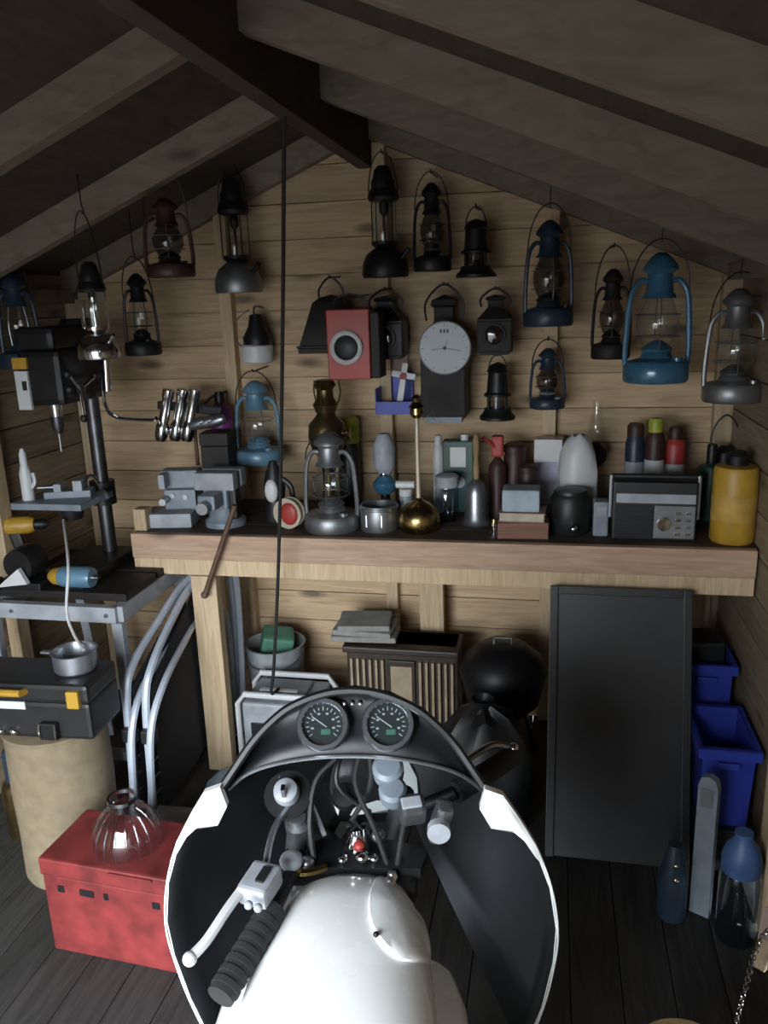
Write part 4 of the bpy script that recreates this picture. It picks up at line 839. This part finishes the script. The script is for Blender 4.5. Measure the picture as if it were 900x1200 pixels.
# dashboard between the cowl and its lower edge
low = [(-.196, .04, .885), (-.165, .034, .915), (-.12, .032, .934), (-.06, .034, .944), (0, .036, .946), (.06, .034, .944), (.12, .032, .934), (.165, .034, .915), (.196, .04, .885)]
top = [(-.176, .06, .915), (-.145, .075, .965), (-.105, .085, 1.0), (-.055, .095, 1.022), (0, .10, 1.03), (.055, .095, 1.022), (.105, .085, 1.0), (.145, .075, .965), (.176, .06, .915)]
m = MB(); m.smooth = True
prow = None
for s_ in [0, .25, .5, .75, 1]:
    row = [m.bm.verts.new(Vector(a).lerp(Vector(b_), s_)+Vector((0, .012*math.sin(PI*s_), 0))) for a, b_ in zip(low, top)]
    if prow:
        for i in range(8): m.bm.faces.new((prow[i], prow[i+1], row[i+1], row[i]))
    prow = row
db = m.build('dashboard', BIKEIN, bike); so = db.modifiers.new('shell', 'SOLIDIFY'); so.thickness = .004
MB().tube([(x, y-.002, z) for x, y, z in low], .0032, 7).build('dash_trim', STEEL, db)
# twin gauges facing the rider
gq = (Vector((0.05, -.80, .62))).to_track_quat('Z', 'Y').to_matrix()
for s_ in (-1, 1):
    c = Vector((s_*.0495+.004, .053, .988)); g = MB().lathe([(0, -.03), (.032, -.03), (.0385, -.008), (.041, .004), (.038, .012), (.032, .012), (.0295, .004)], c, 32, gq, False).build('gauge', mat('satin_ring', (.38, .40, .43), .22, .9, var=.05), bike)
    MB().lathe([(0, .003), (.0297, .003), (.0297, .001), (0, .001)], c, 32, gq).build('dial', GDIAL, g)
    m = MB()
    for i in range(17):
        a = math.radians(-130+i*260/16); L = .006 if i % 2 == 0 else .0035
        m.box(c+gq @ Vector((math.sin(a)*.024, math.cos(a)*.024, .0035)), (.0014, L, .0006), gq @ Matrix.Rotation(-a, 3, 'Z'))
    m.build('scale', WPL, g)
    for i in (1, 3, 5, 7, 9, 11):
        a = math.radians(-130+i*260/12); MB().box(c+gq @ Vector((math.sin(a)*.017, math.cos(a)*.017, .0035)), (.004, .0028, .0006), gq).build('numeral', WPL, g)
    a = 2.2+math.pi; nd = (math.sin(a)*.5, math.cos(a)*.5)
    MB().box(c+gq @ Vector((nd[0]*.014, nd[1]*.014, .0045)), (.0016, .028, .0008), gq @ Matrix.Rotation(-a, 3, 'Z')).build('needle', WPL, g)
    MB().box(c+gq @ Vector((.004, -.011, .0035)), (.014, .008, .0006), gq).build('odometer', MINT, g)
    MB().lathe([(0, .011), (.031, .0105), (.0312, .009), (0, .009)], c, 28, gq).build('glass', GLASS, g)
for x in (-.012, 0, .012): MB().lathe([(0, 0), (.004, 0), (.004, .004), (0, .005)], (x, .066, 1.018), 10, gq).build('warning_lamp', CHROME, bike)
# petrol tank
def loft(name, secs, mt, parent, seg=24, flat=.0, pw=2.6):
    m = MB(); m.smooth = True; R_ = []
    for y, hw_, zt_, zb_, cx in secs:
        zc, hh = (zt_+zb_)/2, (zt_-zb_)/2; r = []
        for i in range(seg):
            a = 2*PI*i/seg; c_, s_ = math.cos(a), math.sin(a)
            r.append(Vector((cx+hw_*abs(c_)**(2/pw)*(1 if c_ > 0 else -1), y, zc+hh*abs(s_)**(2/pw)*(1 if s_ > 0 else -1))))
        R_.append(r)
    return m.ring(R_, None).build(name, mt, parent)
tk = loft('petrol_tank', [(-.01, .04, .762, .66, 0), (-.022, .075, .784, .64, 0), (-.05, .098, .800, .62, -.002), (-.10, .114, .808, .60, -.004), (-.18, .128, .806, .59, -.005), (-.28, .135, .795, .585, -.005), (-.38, .125, .775, .585, 0), (-.46, .10, .745, .59, 0), (-.49, .06, .72, .61, 0)], WHITE, bike, 28)
loft('tank_skirt', [(-.05, .10, .665, .50, -.012), (-.07, .165, .69, .49, -.012), (-.12, .178, .70, .48, -.012), (-.24, .185, .69, .48, -.01), (-.40, .17, .67, .48, 0), (-.50, .12, .64, .49, 0)], WHITE, bike, 24, pw=3.5)
# filler flap: raised teardrop pad on the right shoulder of the tank
m = MB(); m.smooth = True
tear = [(.046, -.022), (.075, -.032), (.100, -.06), (.112, -.10), (.114, -.14), (.100, -.175), (.075, -.19), (.052, -.175), (.034, -.14), (.030, -.09), (.036, -.05)]
tear = [(p.x, p.y) for p in spline([Vector((x, y, 0)) for x, y in tear], True, 4)]
def tz(x, y):      # top surface of the tank under (x, y)
    ks = [(-.01, .04, .762, .66), (-.022, .075, .784, .64), (-.05, .098, .800, .62), (-.10, .114, .808, .60), (-.18, .128, .806, .59), (-.28, .135, .795, .585)]
    for (y0, h0, t0, b0), (y1, h1, t1, b1) in zip(ks, ks[1:]):
        if y >= y1 or y1 == -.28:
            f = min(1, max(0, (y0-y)/(y0-y1))); h, tt, bb = h0+(h1-h0)*f, t0+(t1-t0)*f, b0+(b1-b0)*f; break
    c_ = min(.97, abs(x+.004)/h); return (tt+bb)/2+(tt-bb)/2*(1-c_**2.6)**(1/2.6)
sh = lambda x, y, k: (.066+(x-.066)*k, -.105+(y+.105)*k)
m.ring([[Vector((*sh(x, y, k), tz(*sh(x, y, k))+dz)) for x, y in tear] for k, dz in ((1, -.012), (1, .003), (.95, .006), (.75, .007), (.4, .008), (.1, .008))], None); m.build('filler_flap', WHITE, tk)
MB().lathe([(0, 0), (.009, 0), (.009, .012), (.006, .016), (0, .016)], (.058, -.030, .778), 12).build('flap_hinge', CHROME, tk)
MB().sphere((.045, -.170, tz(.045, -.170)+.009), .004).build('lock', IRON, tk)
# forks, yokes and steering turned to the left
ST = math.radians(24)
fk = MB()
stc = Vector((0, .035, 0))
def ang(v): return Matrix.Rotation(ST, 3, 'Z') @ (Vector(v)) + stc
MB().prism([(-.10, -.02), (.10, -.02), (.11, .02), (.06, .045), (-.06, .045), (-.11, .02)], .775, .792, 'Z').build('top_yoke', BLACKP, bike)
for s_ in (-1, 1):
    a = ang((s_*.085, .02, .83)); b_ = ang((s_*.085, .27, .30))
    f_ = MB().cyl(a, b_, .019, .02, 14).build('fork_leg', STEEL, bike)
    MB().lathe([(0, 0), (.021, 0), (.021, .018), (.013, .022), (.013, .03), (0, .03)], a, 14, rotm(x=.35)).build('fork_cap', STEEL, f_)
MB().lathe([(0, .78), (.024, .78), (.024, .80), (.016, .812), (.016, .825), (0, .827)], (0, .035, 0), 16).build('stem_nut', CHROME, bike)
for x, y, z, r in ((.050, .078, .886, .0235), (.058, .055, .862, .021)):
    MB().lathe([(0, 0), (r, 0), (r*1.05, .006), (r*1.05, .024), (r*.8, .03), (0, .031)], (x, y, z), 20, rotm(x=.5)).build('reservoir_cap', GREYP, bike)
lr = Vector((-.102, .027, .884))
cl = MB().lathe([(0, 0), (.018, 0), (.020, .01), (.018, .024), (.012, .028), (0, .028)], lr, 20, rotm(x=.7)).build('clutch_reservoir', LGREY, bike)
MB().box(lr+Vector((0, -.024, .018)), (.006, .01, .032), rotm(x=.4)).build('lever_stub', CHROME, cl)
MB().lathe([(0, -.02), (.035, -.02), (.037, 0), (0, 0)], lr, 18, rotm(x=.7)).build('housing', IRON, cl)
# left bar, grip, switch box, lever
gA, gB = Vector((-.102, -.115, .80)), Vector((-.148, -.235, .772))
MB().cyl(ang((-.09, .0, .80)), gA, .011, .011).build('handlebar', IRON, bike)
gr = MB().cyl(gA, gB, .0195, .0185, 16).build('grip', RUBBER, bike)
m = MB()
for i in range(7): 
    c = gA.lerp(gB, .15+i*.12); m.cyl(c, c+(gB-gA).normalized()*.008, .0203, .0203, 16)
m.build('grip_ridges', RUBBER, gr)
sbx = Vector((-.120, -.106, .832)); sw = MB().box(sbx, (.044, .054, .032), rotm(z=-.3, x=.1), bev=.006).build('switch_box', LGREY, bike)
MB().box(sbx+Vector((.006, -.002, .018)), (.012, .026, .004), rotm(z=-.3, x=.1)).build('switch', BLACKP, sw)
for dx, dy in ((-.006, -.045), (.008, -.05)): MB().sphere(sbx+Vector((dx, dy, .005)), .006).build('button', LGREY, sw)
lv = MB().tube([sbx+Vector((-.022, -.01, .002)), Vector((-.156, -.150, .828)), Vector((-.174, -.19, .815)), Vector((-.190, -.212, .808))], .007, 8).build('clutch_lever', WPL, bike)
MB().sphere((-.190, -.213, .808), .0095).build('lever_ball', WPL, lv)
MB().tube([sbx+Vector((0, .03, 0)), Vector((-.115, -.02, .86)), Vector((-.09, .03, .875))], .005, 6).build('mirror_stay', STEEL, sw)
# right bar and master cylinder
gC, gD = Vector((.155, .10, .84)), Vector((.262, .20, .85))
MB().cyl(ang((.09, .02, .81)), gC, .011).build('handlebar', IRON, bike)
MB().cyl(gC, gD, .018, .018, 16).build('grip', RUBBER, bike)
mcy = MB().box((.088, .012, .870), (.040, .034, .038), rotm(z=.25, x=.4), bev=.008).build('master_cylinder', STEEL, bike)
MB().box((.088, .004, .888), (.03, .018, .006), rotm(z=.25, x=.4), bev=.002).build('sight_cap', LGREY, mcy)
th = MB().box((.130, .004, .856), (.024, .03, .07), rotm(z=.2, y=.25, x=.2), bev=.008).build('throttle_housing', STEEL, bike)
MB().lathe([(0, 0), (.017, 0), (.017, .014), (0, .016)], (.128, -.014, .858), 16, q).build('throttle_cap', LGREY, th)
lv = MB().tube([Vector((.17, .14, .87)), Vector((.22, .19, .872)), Vector((.256, .195, .862))], .006, 7).build('brake_lever', STEEL, bike)
MB().sphere((.256, .195, .862), .010).build('lever_ball', CHROME, lv)
# clutter at the steering head: ignition, bolts, cables
MB().lathe([(0, 0), (.02, 0), (.022, .01), (.02, .02), (.008, .022), (0, .022)], (-.02, .08, .84), 18, rotm(x=.6)).build('ignition_switch', BLACKP, bike)
for x, y, z, r, mt in ((.012, -.006, .800, .012, CHROME), (-.018, -.008, .797, .009, CHROME), (.03, -.005, .797, .008, CHROME), (.006, .012, .806, .010, RED), (-.09, -.035, .815, .018, LGREY), (-.07, -.02, .80, .012, STEEL), (.035, .03, .81, .012, STEEL)):
    MB().sphere((x, y, z), r, 1, 1, .8, 12).build('yoke_bolt', mt, bike)
for k, pts in enumerate(([(-.03, .06, .925), (-.06, .04, .90), (-.068, .01, .85), (-.062, -.01, .80)], [(.01, .08, .93), (0, .05, .89), (.03, .02, .83), (.05, -.01, .79)], [(-.02, .09, .93), (-.03, .06, .88), (.02, .06, .83)], [(.02, .085, .93), (.022, .06, .88), (-.01, .05, .82)], [(-.12, .05, .90), (-.08, .05, .87), (-.05, .03, .81)], [(.08, .03, .86), (.07, .0, .82), (.06, -.02, .76)])):
    MB().tube(pts, .0042 if k else .0055, 7).build('control_cable', RUBBER if k % 2 else STEEL if k == 4 else IRON, bike)
MB().tube([(-.10, -.03, .80), (-.07, -.045, .802), (-.04, -.03, .80)], .006, 7).build('brass_pipe', BRASS, bike)
MB().box((0, .0, .765), (.19, .09, .03), bev=.01).build('yoke_shroud', BIKEIN, bike)
# headlight, wheels, engine, frame, seat and tail
MB().lathe([(0, .0), (.10, .0), (.105, .02), (.09, .04), (0, .055)], (0, .36, .715), 28, rotm(x=-PI/2)).build('headlight', GLASS, bike)
def wheel(cx, cy_, rz_, nm):
    M_ = Matrix.Rotation(rz_, 3, 'Z') @ Matrix.Rotation(PI/2, 3, 'Y'); c = Vector((cx, cy_, .30))
    tyre = MB().lathe([(.235, -.05), (.27, -.058), (.295, -.035), (.30, 0), (.295, .035), (.27, .058), (.235, .05), (.235, -.05)], c, 40, M_, False).build(nm+'_tyre', RUBBER, bike)
    MB().lathe([(.21, -.045), (.238, -.05), (.238, .05), (.21, .045), (.21, -.045)], c, 40, M_, False).build('rim', ALU, tyre)
    MB().lathe([(0, -.06), (.04, -.06), (.05, 0), (.04, .06), (0, .06)], c, 20, M_).build('hub', ALU, tyre)
    m = MB()
    for i in range(20):
        a = 2*PI*i/20; e = M_ @ Vector((.22*math.cos(a), .22*math.sin(a), 0)); h = M_ @ Vector((.04*math.cos(a+.4), .04*math.sin(a+.4), .03*(1 if i % 2 else -1)))
        m.tube([c+h, c+e], .002, 5)
    m.build('spokes', STEEL, tyre)
wheel(stc.x-math.sin(ST)*.27, stc.y+.27*math.cos(ST), ST, 'front'); wheel(0, -1.10, 0, 'rear')
MB().box((0, -.30, .36), (.24, .32, .22), bev=.03).build('engine', STEEL, bike)
for s_ in (-1, 1):
    m = MB()
    for i in range(6): m.box((s_*(.13+i*.012), -.22, .42), (.006, .12, .12), bev=.002)
    m.build('cylinder_fins', STEEL, bike)
    MB().tube([(s_*.05, 0, .64), (s_*.10, -.12, .50), (s_*.11, -.42, .26), (s_*.10, -.62, .36), (s_*.08, -1.10, .30)], .015, 8).build('frame_tube', IRON, bike)
    MB().tube([(s_*.16, -.15, .36), (s_*.17, -.02, .30), (s_*.16, -.1, .2), (s_*.16, -.5, .2), (s_*.17, -1.2, .27)], .022, 10).build('exhaust', CHROME, bike)
MB().cyl((.09, -.45, .26), (.20, -.47, .005), .010).build('prop_stand', IRON, bike)
loft('seat', [(-.48, .10, .74, .66, 0), (-.55, .13, .76, .66, 0), (-.75, .14, .76, .66, 0), (-.95, .13, .78, .67, 0), (-1.02, .10, .79, .68, 0)], RUBBER, bike, 20, pw=3.5)
loft('tail_fairing', [(-.90, .14, .70, .60, 0), (-1.02, .13, .80, .62, 0), (-1.15, .11, .81, .66, 0), (-1.28, .06, .79, .70, 0)], WHITE, bike, 20)
